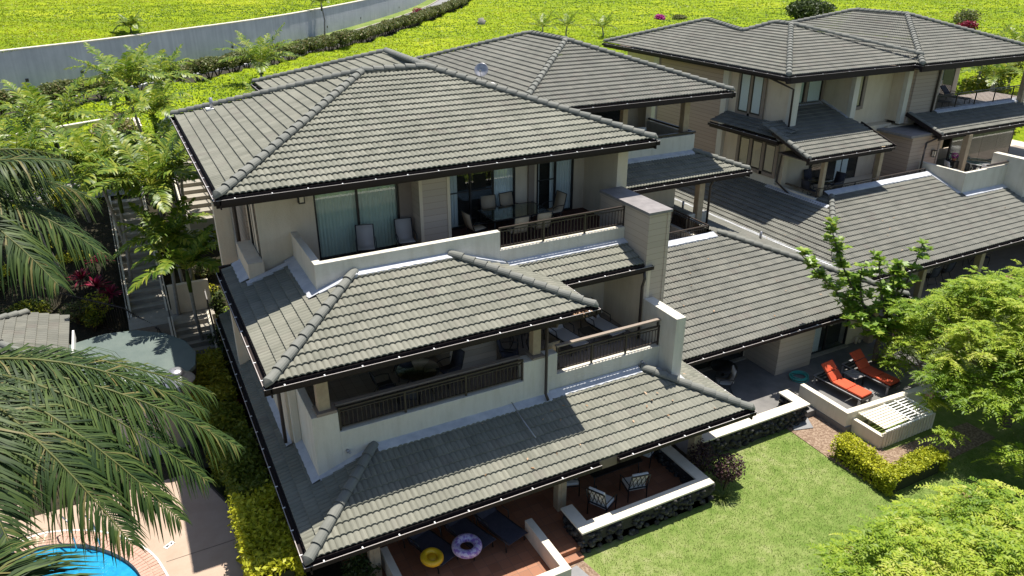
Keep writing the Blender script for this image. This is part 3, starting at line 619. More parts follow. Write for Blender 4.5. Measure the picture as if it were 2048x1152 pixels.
midr = roof('tiled_roof', [
 [((14.4, 23.6), (1, 0), (0, 1), MZ, .37, 0, 9.7, [(0, 1.8), (7.9, 1.8), (9.7, 0)])],
 [((24.1, 23.6), (0, 1), (-1, 0), MZ, .37, 0, 6, [(0, 0), (1.8, 1.8), (6, 1.8)])]], M['tile'], r)
capset([((24.0, 23.7, MZ + .12), (22.3, 25.4, MZ + 1.75 * .37 + .1))], midr)
gutters([((14.4, 23.55), (24.15, 23.55), (0, -1), MZ), ((24.15, 23.55), (24.15, 29.5), (1, 0), MZ)], midr)
boxes('soffit', [(14.4, 24.0, 23.75, 29, 5.9, 5.94)], M['soffit'], midr)
flashing([((14.4, 25.4, MZ + 1.8 * .37), (22.2, 25.4, MZ + 1.8 * .37), (0, -.22, -.08))], midr)
boxes('parapet', [(14.95, 20.75, 22.1, 22.25, 3.3, 3.86), (20.6, 20.75, 22.25, 26.0, 2.6, 3.86), (14.26, 14.95, 21.2, 22.2, 2.9, 4.35), (21.2, 22.3, 24.0, 24.15, 3.3, 4.35)], M['stucco_w'], r, .012)
railing((15.0, 22.17, 0), (20.67, 22.17, 0), 3.88, 4.55, r, 1.4); railing((20.67, 22.17, 0), (20.67, 24.6, 0), 3.88, 4.55, r, 1.2)
pipe([(22.1, 23.65, 5.95), (22.1, 23.85, 5.6), (22.1, 23.85, 3.0)], r, .05)
# low roof
lowr = roof('tiled_roof', [
 [((14.0, 16.65), (1, 0), (0, 1), LZ, K, 0, 12.5, [(0, 5.45), (6.9, 5.45), (7.05, 5.45), (12.5, 0)])],
 [((26.5, 16.65), (0, 1), (-1, 0), LZ, K, 0, 17, [(0, 0), (5.45, 5.45), (17, 5.45)])]], T2, r)
capset([((26.4, 16.75, LZ + .12), (21.1, 22.05, LZ + 5.4 * K + .1))], lowr)
gutters([((14.6, 16.6), (26.55, 16.6), (0, -1), LZ), ((26.55, 16.6), (26.55, 18.6), (1, 0), LZ)], lowr)
boxes('soffit', [(14.4, 26.3, 16.8, 22, 2.14, 2.18)], M['soffit'], lowr)
flashing([((14.95, 22.1, LZ + 5.45 * K), (20.9, 22.1, LZ + 5.45 * K), (0, -.3, -.3 * K)), ((14.3, 21.2, LZ + 4.55 * K), (14.95, 21.2, LZ + 4.55 * K), (0, -.2, -.07))], lowr)
b = MB()
zv = LZ + .93 * K + .09
b.box(25.33, 25.72, 19.5, 33.5, zv - .02, zv + .03); b.build('valley_metal', M['flash'], lowr)
for x_, y_, z_ in ((24.5, 22.9, 3.0), (23.4, 27.0, 3.4)): b = MB(); b.tube([(x_, y_, z_), (x_, y_, z_ + .4)], .055, 8); b.build('roof_vent', M['galv'], lowr)
boxes('wall', [(14.3, 20.1, 18.75, 26, -.2, 2.9), (20.1, 25.3, 20.0, 26, -.2, 2.5), (24.4, 25.5, 17.55, 20.1, -.2, 2.3), (25.3, 25.5, 20.1, 28, -.2, 2.2)], M['stucco'], r)
boxes('siding_wall', [(20.1, 21.9, 17.1, 20.1, -.2, 2.3), (21.9, 22.0, 17.5, 20.1, 0, 2.3)], M['siding'], r)
window(r, 22.0, 24.4, 17.58, .25, 2.15, 2, cfrac=[(0, .42)]); window(r, 15.6, 20.0, 18.725, .25, 2.15, 3, curtain=None, shallow=True)
boxes('step_sill', [(21.95, 24.4, 17.38, 17.56, .2, .3), (15.5, 20.05, 18.55, 18.72, .2, .3)], M['stair'], r)
boxes('post', [(15.35, 15.62, 17.1, 17.37, .25, 2.15), (25.35, 25.62, 17.2, 17.47, .1, 2.15)], M['wood'], r, .02)
b = MB(); b.tube([(24.9, 17.45, .2), (24.9, 17.45, .55)], .05, 8); b.tube([(25.1, 17.45, .2), (25.1, 17.45, .4)], .05, 8); b.build('pipe_stub', M['stucco'], r)
B.done()

# dish on roof
D = empty('satellite_dish', (13.5, 28.6, 9.85)); D.scale = (.72, .72, .72); tag(D, 'small grey satellite dish standing in the valley between two roofs', 'satellite dish')
b = MB(); b.lathe([(.01, 0), (.2, .02), (.38, .10), (.40, .12), (.38, .12), (.2, .04), (.01, .02)], 24); o = b.build('reflector', M['galv'], D); o.location = (0, 0, .75); o.rotation_euler = (math.radians(62), 0, math.radians(-35))
b = MB(); b.tube([(0, 0, 0), (0, 0, .55), (.02, -.03, .75)], .028, 8); b.tube([(0, 0, .5), (-.25, -.35, .62), (-.30, -.45, .8)], .018, 6); b.box(-.36, -.26, -.52, -.42, .76, .86); b.build('mast', M['galv'], D)
b = MB(); b.box(-.55, .75, -.25, .1, -.02, .02); b.build('base_plate', M['white'], D)

# =================================================================== RIGHT BUILDING
U3 = empty('condominium_building', (34, 30, 0))
tag(U3, 'right hand taupe and cream condominium with tall narrow windows and a white patio table', 'building', 'condominium buildings')
B = Bld(U3); r = U3
Z3 = 9.5; X0 = 27.75; Y0 = 25.65; XB = 36.55; YB = 25.2; 
top = roof('tiled_roof', [
 [((X0, Y0), (1, 0), (0, 1), Z3, K, 0, 11.0, [(0, 0), (4.95, 4.95), (11, -1.1 + 0)], [(0, 0), (8.8, 0), (8.81, .0), (11, 0)])],
 [((X0, Y0), (0, 1), (1, 0), Z3, K, 0, 15.3, [(0, 0), (4.95, 4.95), (6.1, 4.95), (7.0, 3.6), (10.9, 4.4), (15.3, 0)])],
 [((XB, YB), (1, 0), (0, 1), Z3, K, 0, 10.8, [(0, 0), (5.4, 5.4), (10.8, 0)])],
 [((XB + 10.8, YB), (0, 1), (-1, 0), Z3, K, 0, 14.5, [(0, 0), (5.4, 5.4), (9.1, 5.4), (14.5, 0)])],
 [((XB, YB), (0, 1), (1, 0), Z3, K, 0, 14.5, [(0, 0), (5.4, 5.4), (9.1, 5.4), (14.5, 0)])]], T2, r)
pz = Z3 + 4.95 * K + .08; pb = Z3 + 5.4 * K + .08
capset([((X0 + .08, Y0 + .08, Z3 + .12), (X0 + 4.95, Y0 + 4.95, pz)), ((X0 + 4.95, Y0 + 4.95, pz), (X0 + 4.95, Y0 + 6.1, pz)), ((X0 + 3.6, Y0 + 7.0, Z3 + 3.6 * K + .08), (X0 + 4.95, Y0 + 6.1, pz)), ((X0 + 3.6, Y0 + 7.0, Z3 + 3.6 * K + .08), (X0 + 4.4, Y0 + 10.9, Z3 + 4.4 * K + .08)),
  ((X0 + .08, Y0 + 15.2, Z3 + .12), (X0 + 4.4, Y0 + 10.9, Z3 + 4.4 * K + .08)), ((37.35, 25.95, Z3 + .45), (X0 + 4.95, Y0 + 4.95, pz)),
  ((XB + .08, YB + .08, Z3 + .12), (XB + 5.4, YB + 5.4, pb)), ((XB + 5.4, YB + 5.4, pb), (XB + 5.4, YB + 9.1, pb)), ((XB + .1, YB + 14.4, Z3 + .12), (XB + 5.4, YB + 9.1, pb)), ((XB + 10.7, YB + .08, Z3 + .12), (XB + 5.4, YB + 5.4, pb))], top, r=.14)
gutters([((X0 - .05, Y0 - .05), (XB, Y0 - .05), (0, -1), Z3, 1.8, .3), ((X0 - .05, Y0 - .05), (X0 - .05, 41), (-1, 0), Z3), ((XB - .05, YB - .05), (XB + 10.85, YB - .05), (0, -1), Z3, 1.8, .3), ((XB - .05, YB - .05), (XB - .05, Y0), (-1, 0), Z3)], top)
boxes('soffit', [(X0 + .1, XB, Y0 + .1, 40.8, 9.3, 9.34), (XB, XB + 10.6, YB + .15, 39, 9.3, 9.34)], M['soffit'], top)
# bodies
boxes('wall', [(28.95, 36.6, 28.2, 34, 3, 9.3), (29.0, 29.3, 26.3, 31.0, 1.5, 9.3), (33.2, 33.45, 26.3, 28.4, 6.5, 9.3), (33.4, 37.4, 27.2, 28.4, 6.0, 9.3), (37.2, 37.5, 26.3, 28, 6.4, 9.3), (38.6, 46.5, 29.5, 38, 0, 9.3), (29, 37, 34, 40, 3, 9.3), (29.3, 37.0, 26.6, 30, 0, 6.3), (36.5, 38.6, 26.4, 30, 3.3, 6.2), (28.8, 38, 25.6, 27, 0, 3.6), (37, 52, 24.6, 29, 0, 3.4)], M['stucco'], r)
boxes('corner_column', [(28.93, 29.35, 26.25, 26.55, 6.3, 9.3), (33.15, 33.5, 26.25, 26.5, 6.5, 9.3), (37.15, 37.5, 26.25, 26.5, 6.3, 9.3), (28.75, 29.0, 30.6, 31.0, 2.0, 9.3), (28.75, 29, 36.5, 37, 5, 9.3)], M['stucco_w'], r, .01)
boxes('siding_wall', [(28.83, 28.95, 31.0, 36.4, 2.5, 9.3), (37.5, 39.6, 26.2, 29, 6.3, 9.3), (36.2, 38.4, 24.6, 27.0, 3.3, 6.0)], M['siding_b'], r)
boxes('siding_front', [(39.6, 39.7, 26.1, 29, 6.3, 9.3), (37.55, 39.6, 26.1, 26.2, 6.3, 9.3), (38.4, 38.5, 24.55, 26.5, 3.3, 6)], M['siding_g'], r)
# left wall windows (narrow pairs) and surrounds
boxes('window_surround', [(28.89, 28.96, 28.05, 28.25, 7.0, 9.2), (28.89, 28.96, 28.97, 29.12, 7.0, 9.2), (28.89, 28.96, 29.84, 30.0, 7.0, 9.2), (28.89, 28.96, 28.25, 29.84, 7.0, 7.14)] + [(28.78, 28.84, y - .18, y, 4.3, 6.05) for y in (26.75, 27.65, 28.55, 29.45)] + [(28.78, 28.84, 26.75, 29.3, 4.3, 4.48)], M['trim'], r)
for y0 in (28.25, 29.12): window(r, y0, y0 + .72, 28.925, 7.15, 9.1, 1, face=(-1, 0), name='window', shallow=True, fw=.07)
for y0 in (26.75, 27.65, 28.55): window(r, y0, y0 + .72, 28.825, 4.5, 5.95, 1, face=(-1, 0), name='window', curtain='sling', shallow=True, fw=.07)
for x0 in (29.45, 30.7, 31.95): window(r, x0, x0 + 1.05, 28.175, 7.2, 9.1, 1, name='window', shallow=True, fw=.09, curtain='curtain_g' if x0 < 31 else 'curtain', cfrac=[(0, 1)] if x0 != 30.7 else [(.6, 1)])
boxes('window_surround', [(30.5, 30.7, 28.1, 28.2, 7.1, 9.2), (31.75, 31.95, 28.1, 28.2, 7.1, 9.2), (33.0, 33.15, 28.1, 28.2, 7.1, 9.2)], M['trim'], r)
window(r, 34.0, 34.9, 27.175, 7.3, 9.2, 1, name='window', curtain='sling', shallow=True); boxes('window_surround', [(33.85, 34.0, 27.1, 27.2, 7.15, 9.25), (34.9, 35.1, 27.1, 27.2, 7.15, 9.25), (34.0, 34.9, 27.1, 27.2, 7.12, 7.3)], M['trim'], r)
# middle skirt roofs
mr = roof('tiled_roof', [
 [((27.7, 23.65), (1, 0), (0, 1), MZ, K, 0, 5.75, [(0, 3.2), (1.4, 3.2), (1.4, 4.45), (5.0, 4.45), (5.75, 2.0)])],
 [((27.7, 25.6), (0, 1), (1, 0), 6.55, K, 0, 5.0, [(0, 1.25), (5.0, 1.25)])],
 [((37.6, 24.0), (1, 0), (0, 1), MZ, K, 0, 12.5, [(0, 2.2), (12.5, 2.2)])]], M['tile2'], r)
capset([((27.75, 23.75, MZ + .1), (27.75, 26.2, MZ + 2.55 * K + .1)), ((37.65, 24.1, MZ + .1), (37.65, 26.2, MZ + 2.15 * K + .1)), ((27.8, 25.7, 6.62), (28.7, 26.5, 6.95))], mr, r=.13)
gutters([((27.65, 23.6), (33.5, 23.6), (0, -1), MZ), ((27.65, 25.7), (27.65, 30.6), (-1, 0), 6.52), ((37.5, 23.95), (50, 23.95), (0, -1), MZ)], mr)
boxes('soffit', [(28.0, 33.4, 23.8, 25.9, 5.86, 5.9), (27.8, 29, 25.8, 30.5, 6.3, 6.34), (37.7, 50, 24.1, 29, 5.86, 5.9)], M['soffit'], mr)
for p_, q_ in (((27.66, 23.6, MZ), (27.66, 26.0, MZ + 2.4 * K)), ((33.5, 23.6, MZ), (33.5, 25.8, MZ + 2.2 * K)), ((37.5, 23.95, MZ), (37.5, 26.2, MZ + 2.25 * K))): b = MB(); b.bar(p_, q_, .05, .2); b.build('verge_board', M['gutter'], mr)
flashing([((29.3, 28.1, MZ + 4.45 * K - .05), (32.9, 28.1, MZ + 4.45 * K - .05), (0, -.25, -.085)), ((28.95, 26.5, 6.9), (28.95, 30.5, 6.9), (-.2, 0, -.07)), ((39.6, 26.2, MZ + 2.2 * K), (50, 26.2, MZ + 2.2 * K), (0, -.35, -.12)), ((33.2, 26.3, MZ + 2.6 * K), (33.2, 28.1, MZ + 4.4 * K), (-.15, 0, 0))], mr)
b = MB(); b.box(35.9, 38.5, 24.5, 26.6, 6.0, 6.12); b.build('flat_ledge', M['coping'], r)
# mid deck
boxes('lanai_floor', [(28.9, 37, 24.0, 26.6, 3.45, 3.55), (37.3, 50, 22.2, 27, 3.45, 3.55), (38.6, 50, 25.5, 29.5, 6.4, 6.5)], M['deck_tile'], r)
boxes('wall', [(29.0, 36.9, 23.95, 24.12, 2.0, 3.95), (28.85, 29.0, 23.95, 26.6, 2.0, 4.0), (28.85, 29.0, 26.6, 31, 1.6, 4.3)], M['stucco_w'], r, .012)
boxes('parapet', [(37.15, 37.32, 22.0, 24.6, 2.5, 4.65), (37.32, 40.6, 22.0, 22.17, 3.0, 4.65), (40.6, 41.0, 20.9, 22.9, 3, 5.1), (41.0, 50, 22, 22.2, 3, 4.5), (38.8, 50, 26.0, 26.2, 6.3, 6.75)], M['stucco_w'], r, .012)
railing((29.0, 24.03, 0), (36.9, 24.03, 0), 3.97, 4.42, r, 1.3); railing((39.7, 26.1, 0), (50, 26.1, 0), 6.78, 7.6, r, 1.6)
boxes('handrail', [(38.9, 40.6, 22.02, 22.12, 4.78, 4.84), (28.87, 28.97, 24.0, 25.9, 4.2, 4.26)], M['rail'], r)
boxes('post', [(29.2, 29.4, 24.0, 24.2, 3.6, 5.9), (33.5, 33.75, 24.3, 24.55, 3.6, 5.9), (39.8, 40.1, 23.9, 24.2, 3.6, 5.9), (46.9, 47.2, 25.7, 26.0, 6.6, 9.3)], M['wood'], r, .01)
window(r, 31.2, 34.8, 26.575, 3.55, 5.75, 3, cfrac=[(.55, .8)], shallow=True); window(r, 39.4, 43.2, 24.58, 3.55, 5.6, 3, curtain=None) if 0 else None
boxes('wall', [(38.6, 39.3, 25.2, 25.4, 3.5, 5.9)], M['stucco'], r)
window(r, 40.4, 46, 29.475, 6.5, 9.0, 3, cfrac=[(.62, .8)], shallow=True)
window(r, 39.4, 45.0, 24.575, 3.55, 5.7, 4, curtain=None, shallow=True)
pipe([(28.0, 27.2, 9.3), (28.2, 26.3, 9.05), (28.75, 26.15, 8.8), (28.85, 26.2, 6.9)], r, .05); pipe([(28.6, 24.6, 5.9), (28.75, 25.6, 5.75), (28.78, 26.3, 5.6), (28.78, 26.4, 4.2), (28.75, 25.9, 4.0), (28.7, 25.0, 3.65), (28.75, 24.0, 3.4), (28.78, 23.9, 2.9)], r, .05)
pipe([(39.5, 25.9, 9.3), (39.35, 26.02, 9.0), (39.3, 26.02, 6.8)], r, .06); pipe([(37.6, 24.1, 6.0), (37.4, 24.6, 5.6), (36.9, 24.3, 5.3), (36.9, 24.3, 4.0)], r, .05)
lantern(r, 38.0, 24.55, 5.0)
# low roof of the right building
lr = roof('tiled_roof', [
 [((24.4, 18.45), (1, 0), (0, 1), LZ, K, 0, 26, [(0, 0), (5.5, 5.5), (12.75, 5.5), (12.75, 3.6), (26, 3.6)])],
 [((24.4, 18.45), (0, 1), (1, 0), LZ, K, 0, 15, [(0, 0), (5.5, 5.5), (5.5, 4.5), (15, 4.5)])]], T2, r)
capset([((25.9, 19.95, LZ + 1.5 * K + .1), (29.55, 23.6, LZ + 5.1 * K + .1))], lr)
gutters([((26.6, 18.4), (50, 18.4), (0, -1), LZ)], lr)
boxes('soffit', [(26.6, 50, 18.6, 22, 2.12, 2.16)], M['soffit'], lr)
flashing([((29.4, 23.95, LZ + 5.5 * K), (37.1, 23.95, LZ + 5.5 * K), (0, -.32, -.11)), ((37.15, 22.0, LZ + 3.6 * K), (37.15, 24.0, LZ + 5.5 * K), (-.2, 0, 0)), ((37.2, 22.0, LZ + 3.55 * K), (50, 22.0, LZ + 3.55 * K), (0, -.28, -.1)), ((28.85, 23.0, LZ + 4.4 * K), (28.85, 27, LZ + 4.4 * K), (-.2, 0, -.07))], lr)
boxes('wall', [(27, 34.6, 20.6, 24, 0, 2.1), (34.6, 50, 22.3, 24.6, 0, 3.4), (42.8, 43.1, 18.8, 22.4, 0, 2.2)], M['stucco'], r)
boxes('post', [(30.8, 31.05, 19.0, 19.25, .25, 2.15), (35.0, 35.3, 19.0, 19.3, .25, 2.15)], M['wood'], r, .02)
B.done()

# =================================================================== GROUND
def sm(t): t = np.clip(t, 0, 1); return t * t * (3 - 2 * t)
def vnoise(x, y, s, seed=0):
    x = np.asarray(x, float) / s; y = np.asarray(y, float) / s; xi = np.floor(x).astype(int); yi = np.floor(y).astype(int); fx = sm(x - xi); fy = sm(y - yi)
    def h(a, b):
        n = (a * 374761393 + b * 668265263 + seed * 982451653) & 0x7fffffff; n = ((n ^ (n >> 13)) * 1274126177) & 0x7fffffff; return (n ^ (n >> 16)) / 0x7fffffff
    return (h(xi, yi) * (1 - fx) + h(xi + 1, yi) * fx) * (1 - fy) + (h(xi, yi + 1) * (1 - fx) + h(xi + 1, yi + 1) * fx) * fy
def ground_z(x, y):
    x = np.asarray(x, float); y = np.asarray(y, float)
    return 5 * sm((y - 29) / 13) + .4 * sm((y - 45) / 20)*0
WL = [(-60, 25), (-30, 50), (-7.5, 67.5), (3.2, 75.8), (22.3, 95.4), (52.3, 139), (75, 185), (90, 230)]   # retaining wall line
def walldist(x, y):
    """signed distance to the wall line (positive = uphill, beyond it)"""
    best = np.full(np.shape(x), 1e9); sg = np.zeros(np.shape(x))
    for (a, b), (c, d) in zip(WL[:-1], WL[1:]):
        L2 = (c - a) ** 2 + (d - b) ** 2; t = np.clip(((x - a) * (c - a) + (y - b) * (d - b)) / L2, 0, 1)
        dx = x - (a + t * (c - a)); dy = y - (b + t * (d - b)); dd = np.hypot(dx, dy); s = np.sign((c - a) * dy - (d - b) * dx)
        m = dd < best; best = np.where(m, dd, best); sg = np.where(m, s, sg)
    return best * sg
def grid(name, x0, x1, y0, y1, n, m_, mat_, zf, kind='structure'):
    xs = np.linspace(x0, x1, n); ys = np.linspace(y0, y1, m_); X, Y = np.meshgrid(xs, ys); Z = zf(X, Y)
    V = np.column_stack([X.ravel(), Y.ravel(), Z.ravel()]); i = np.arange(n * m_).reshape(m_, n)
    F = np.column_stack([i[:-1, :-1].ravel(), i[:-1, 1:].ravel(), i[1:, 1:].ravel(), i[1:, :-1].ravel()])
    return tag(mesh_np(name, V, F, mat_, None, None, True), kind=kind)
def gz_base(x, y): return ground_z(x, y) - .06
grid('ground', -500, 900, -300, 1100, 120, 120, M['ground_far'], lambda x, y: np.where(y > 45, 4.6, -.6))
grid('garden_soil', -14, 2.9, 21.5, 60, 60, 120, M['soil'], lambda x, y: np.where((y < 30), -.05, gz_base(x, y)) + .12 * vnoise(x, y, 1.3))
grid('lawn', 7.9, 34, -8, 15.6, 60, 60, M['lawn'], lambda x, y: x * 0 + 0)
for nm_, bx_, mt_ in (('patio', (3.0, 13.6, 13.4, 17.95, -.1, .25), 'terracotta'), ('patio', (3.9, 7.75, 12.1, 13.4, -.1, .25), 'terracotta'), ('patio', (8.9, 13.3, 12.95, 13.4, -.1, .25), 'terracotta'), ('terrace', (14.0, 26, 14.75, 18.8, -.1, .246), 'concrete'), ('terrace', (19.7, 26, 13.5, 14.75, -.1, .242), 'concrete'), ('patio', (28, 50, 18.5, 22.3, -.1, .24), 'deck_tile')):
    b = MB(); b.box(*bx_); tag(b.build(nm_, M[mt_]), kind='structure')
b = MB(); b.box(7.9, 8.82, 12.95, 14.2, -.1, .254); b.box(8.0, 8.8, 12.7, 12.95, -.1, .12); tag(b.build('patio_step', M['terracotta']), kind='structure')
# planting beds
def bed(name, poly, z, m): b = MB(); b.prism(poly, -.3, z); return tag(b.build(name, M[m]), kind='structure')
bed('mulch_bed', [(18.2, 14.7), (19.8, 14.75), (19.75, 13.4), (20.1, 12.2), (24, 12.0), (24, 11.0), (18.3, 10.9), (18.15, 12.6)], .02, 'mulch')
bed('mulch_bed', [(7.9, 11.2), (8.9, 11.9), (8.75, 12.75), (7.9, 12.75)], .02, 'mulch')
bed('paving_slab', [(18.3, 14.4), (19.0, 14.2), (19.3, 14.75), (18.6, 14.85)], .05, 'path')
bed('paving_slab', [(8.15, 12.0), (8.6, 12.1), (8.5, 12.6), (8.05, 12.55)], .05, 'path')
bed('side_bed', [(.85, 14.5), (3, 11.5), (3, 27), (1.0, 27)], -.01, 'soil')
# pool deck with kidney pool
POOL = [(-9, 14.5), (-8.2, 17.3), (-6.2, 19.2), (-4.6, 20.0), (-3.93, 20.02), (-3.08, 19.58), (-2.47, 18.99), (-2.01, 18.3), (-1.75, 17.57), (-1.62, 16.6), (-1.9, 15), (-3, 13), (-6, 12)]
def smooth_poly(P, n=6):
    out = []; N = len(P)
    for i in range(N):
        p0, p1, p2, p3 = [np.array(P[(i + j - 1) % N], float) for j in range(4)]
        for k in range(n):
            t = k / n; out.append(tuple(.5 * ((2 * p1) + (-p0 + p2) * t + (2 * p0 - 5 * p1 + 4 * p2 - p3) * t * t + (-p0 + 3 * p1 - 3 * p2 + p3) * t ** 3)))
    return out
PI_ = smooth_poly(POOL)
def offset(P, d):
    N = len(P); out = []
    for i in range(N):
        a = np.array(P[i - 1]); c = np.array(P[(i + 1) % N]); t = c - a; t /= np.hypot(*t); out.append((P[i][0] - t[1] * d, P[i][1] + t[0] * d))
    return out
PO = offset(PI_, .48); PO2 = offset(PI_, .53)
DE = [(-30, 5), (.85, 5), (.85, 14.5), (.81, 16.24), (.92, 17.65), (.82, 19.08), (.27, 20.76), (-.4, 21.9), (-1.24, 22.6), (-2.05, 23.67), (-2.4, 25.2), (-4, 27), (-30, 27)]
def ring_fill(outer, inner, z, name, m):
    bm = bmesh.new()
    vo = [bm.verts.new((x, y, z)) for x, y in outer]; vi = [bm.verts.new((x, y, z)) for x, y in inner]
    eo = [bm.edges.new((vo[i], vo[(i + 1) % len(vo)])) for i in range(len(vo))]; ei = [bm.edges.new((vi[i], vi[(i + 1) % len(vi)])) for i in range(len(vi))]
    bmesh.ops.triangle_fill(bm, edges=eo + ei, use_beauty=True)
    for f in bm.faces:
        if f.normal.z < 0: f.normal_flip()
    me = bpy.data.meshes.new(name); bm.to_mesh(me); bm.free(); me.materials.append(M[m]); o = bpy.data.objects.new(name, me); C.objects.link(o); return o
tag(ring_fill(DE, PO2, 0, 'pool_deck', 'pooldeck'), kind='structure')
def ringstrip(A, Bq, za, zb, name, m, mi=None):
    b = MB(); N = len(A); b.add([(*p, za) for p in A] + [(*p, zb) for p in Bq], [(i, (i + 1) % N, N + (i + 1) % N, N + i) for i in range(N)]); return b
b = ringstrip(PO2, PO, .004, .004, '', ''); tag(b.build('pool_edge_line', M['white']), kind='structure')
# brick coping : individual bricks in one ring
b = MB(); N = len(PO); acc = 0
def along(P, s):
    N = len(P); 
    for i in range(N):
        a = np.array(P[i]); c = np.array(P[(i + 1) % N]); L = np.hypot(*(c - a))
        if s <= L: return a + (c - a) * s / L
        s -= L
    return np.array(P[0])
Lo = sum(np.hypot(PI_[i][0] - PI_[i - 1][0], PI_[i][1] - PI_[i - 1][1]) for i in range(N)); nb = int(Lo / .115)
fr_i = [along(PI_, Lo * i / nb) for i in range(nb + 1)]
for i in range(nb):
    a = fr_i[i]; c = fr_i[i + 1]; t = (c - a); 
    if np.hypot(*t) < 1e-3: continue
    t /= np.hypot(*t); nrm = np.array([-t[1], t[0]]); g = t * .006; z = .012 + R_.uniform(-.002, .002)
    for o0, o1 in ((-.03, .235), (.245, .47)):
        q = [a + g + nrm * o0, c - g + nrm * o0, c - g * .6 + nrm * o1, a + g * .6 + nrm * o1]
        b.add([(*p, -.2) for p in q] + [(*p, z) for p in q], [(4, 5, 6, 7), (0, 1, 5, 4), (1, 2, 6, 5), (2, 3, 7, 6), (3, 0, 4, 7)])
tag(b.build('pool_coping', M['coping_p']), kind='structure')
b = ringstrip(offset(PI_, .47), offset(PI_, -.03), -.004, -.004, '', ''); tag(b.build('coping_mortar', M['stucco']), kind='structure')
b = MB(); b.prism(PI_, -1.4, -1.35); N = len(PI_); b.add([(*p, -1.4) for p in PI_] + [(*p, -.01) for p in PI_], [(i, (i + 1) % N, N + (i + 1) % N, N + i) for i in range(N)]); tag(b.build('pool_basin', M['poolfloor']), kind='structure')
b = MB(); b.add([(*p, -.13) for p in PI_], [tuple(range(len(PI_)))]); tag(b.build('pool_water', M['water']), kind='structure')
b = MB(); b.bar((-1.15, 17.82, .003), (.84, 17.85, .003), .02, .006); b.bar((-1.4, 17.0, .003), (.8, 14.9, .003), .02, .006) if 0 else None; tag(b.build('deck_joint', M['soffit']), kind='structure')
b = MB(); pts = [(.83, 14.5), (.79, 16.24), (.90, 17.65), (.80, 19.08), (.25, 20.76), (-.42, 21.9), (-1.26, 22.6), (-2.07, 23.67), (-2.4, 25)]
for a, c in zip(pts[:-1], pts[1:]): b.bar((*a, .03), (*c, .03), .05, .14)
tag(b.build('deck_edging', M['metal_d']), 'black edging strip between the pool deck and the hedge', 'edging')
# depth marker tile on the deck
o = empty('depth_marker', (-1.02, 18.45, .006), .6); tag(o, 'small white depth marker tile beside the pool coping', 'marker')
b = MB(); b.box(-.14, .14, -.07, .07, 0, .006); b.build('marker_tile', M['white'], o); b = MB(); b.box(-.10, -.02, -.03, .03, .0, .009); b.box(.02, .10, -.03, .0, 0, .009); b.box(.05, .1, 0, .03, 0, .009); b.build('marker_figure', M['metal_d'], o)

# upper hill behind the retaining wall and the strips in front of it
def topz(x, y): return 8.05 + .018 * np.maximum(walldist(x, y), 0)
def polar(name, a0, a1, r0, r1, n, m_, mat_, zf, keep, kind='structure', only=None):
    A = np.linspace(a0, a1, n); Rr = r0 * (r1 / r0) ** np.linspace(0, 1, m_); AA, RR = np.meshgrid(A, Rr); X = np.sin(AA) * RR; Y = np.cos(AA) * RR
    kp = keep(X, Y); Z = zf(X, Y); i = np.arange(n * m_).reshape(m_, n); q = kp[:-1, :-1] & kp[:-1, 1:] & kp[1:, 1:] & kp[1:, :-1]
    F = np.column_stack([i[:-1, :-1][q], i[1:, :-1][q], i[1:, 1:][q], i[:-1, 1:][q]])[:, ::-1]
    return tag(mesh_np(name, np.column_stack([X.ravel(), Y.ravel(), Z.ravel()]), F, mat_, None, None, True), kind=kind)
def bumps(x, y): return .50 * vnoise(x, y, 3.6, 1) + .42 * vnoise(x, y, 1.5, 2) + .10 * vnoise(x, y, .6, 3)
rad = math.radians
polar('hill', rad(-25), rad(75), 55, 900, 420, 420, M['cover'], lambda x, y: topz(x, y) - .12 + (bumps(x, y) - .3) * .9 * np.clip(walldist(x, y) / 3, 0, 1), lambda x, y: walldist(x, y) > .02)
polar('slope', rad(-25), rad(88), 30, 520, 520, 420, M['cover'], lambda x, y: ground_z(x, y) - .25 + bumps(x, y) * (.9 * sm((y - 34) / 8)),
      lambda x, y: (walldist(x, y) < -9.5 - 0) & (y > 27) & ~((x > 2) & (x < 22) & (y < 35)) & ~((x > 21) & (x < 60) & (y < 36)) & ~((x < 2.5) & (y < 40)))
def strip(name, d0, d1, z, m, zt=None):
    b = MB(); L = []; R2 = []
    P = smoothline(WL)
    for i, p in enumerate(P):
        a = P[max(i - 1, 0)]; c = P[min(i + 1, len(P) - 1)]; t = np.array(c) - np.array(a); t /= np.hypot(*t); n = np.array([t[1], -t[0]])
        L.append(np.array(p) + n * d0); R2.append(np.array(p) + n * d1)
    N = len(P); b.add([(*p, z) for p in L] + [(*p, z) for p in R2] + ([(*p, z - .5) for p in R2] + [(*p, z - .5) for p in L]), [(i, N + i, N + i + 1, i + 1) for i in range(N - 1)] + [(N + i, 2 * N + i, 2 * N + i + 1, N + i + 1) for i in range(N - 1)] + [(3 * N + i, i, i + 1, 3 * N + i + 1) for i in range(N - 1)])
    return b
def smoothline(P, n=8):
    Q = [P[0]] + list(P) + [P[-1]]; out = []
    for i in range(1, len(Q) - 2):
        p0, p1, p2, p3 = [np.array(Q[i + j - 1], float) for j in range(4)]
        for k in range(n):
            t = k / n; out.append(tuple(.5 * ((2 * p1) + (-p0 + p2) * t + (2 * p0 - 5 * p1 + 4 * p2 - p3) * t * t + (-p0 + 3 * p1 - 3 * p2 + p3) * t ** 3)))
    out.append(tuple(P[-1])); return out
tag(strip('', 0, 2.2, 4.99, '').build('verge', M['lawn']), kind='structure')
tag(strip('', 2.2, 2.5, 5.10, '').build('kerb', M['stair']), kind='structure'); tag(strip('', 2.5, 5.6, 4.98, '').build('road', M['path']), kind='structure'); tag(strip('', 5.6, 5.95, 5.10, '').build('kerb', M['white']), kind='structure')
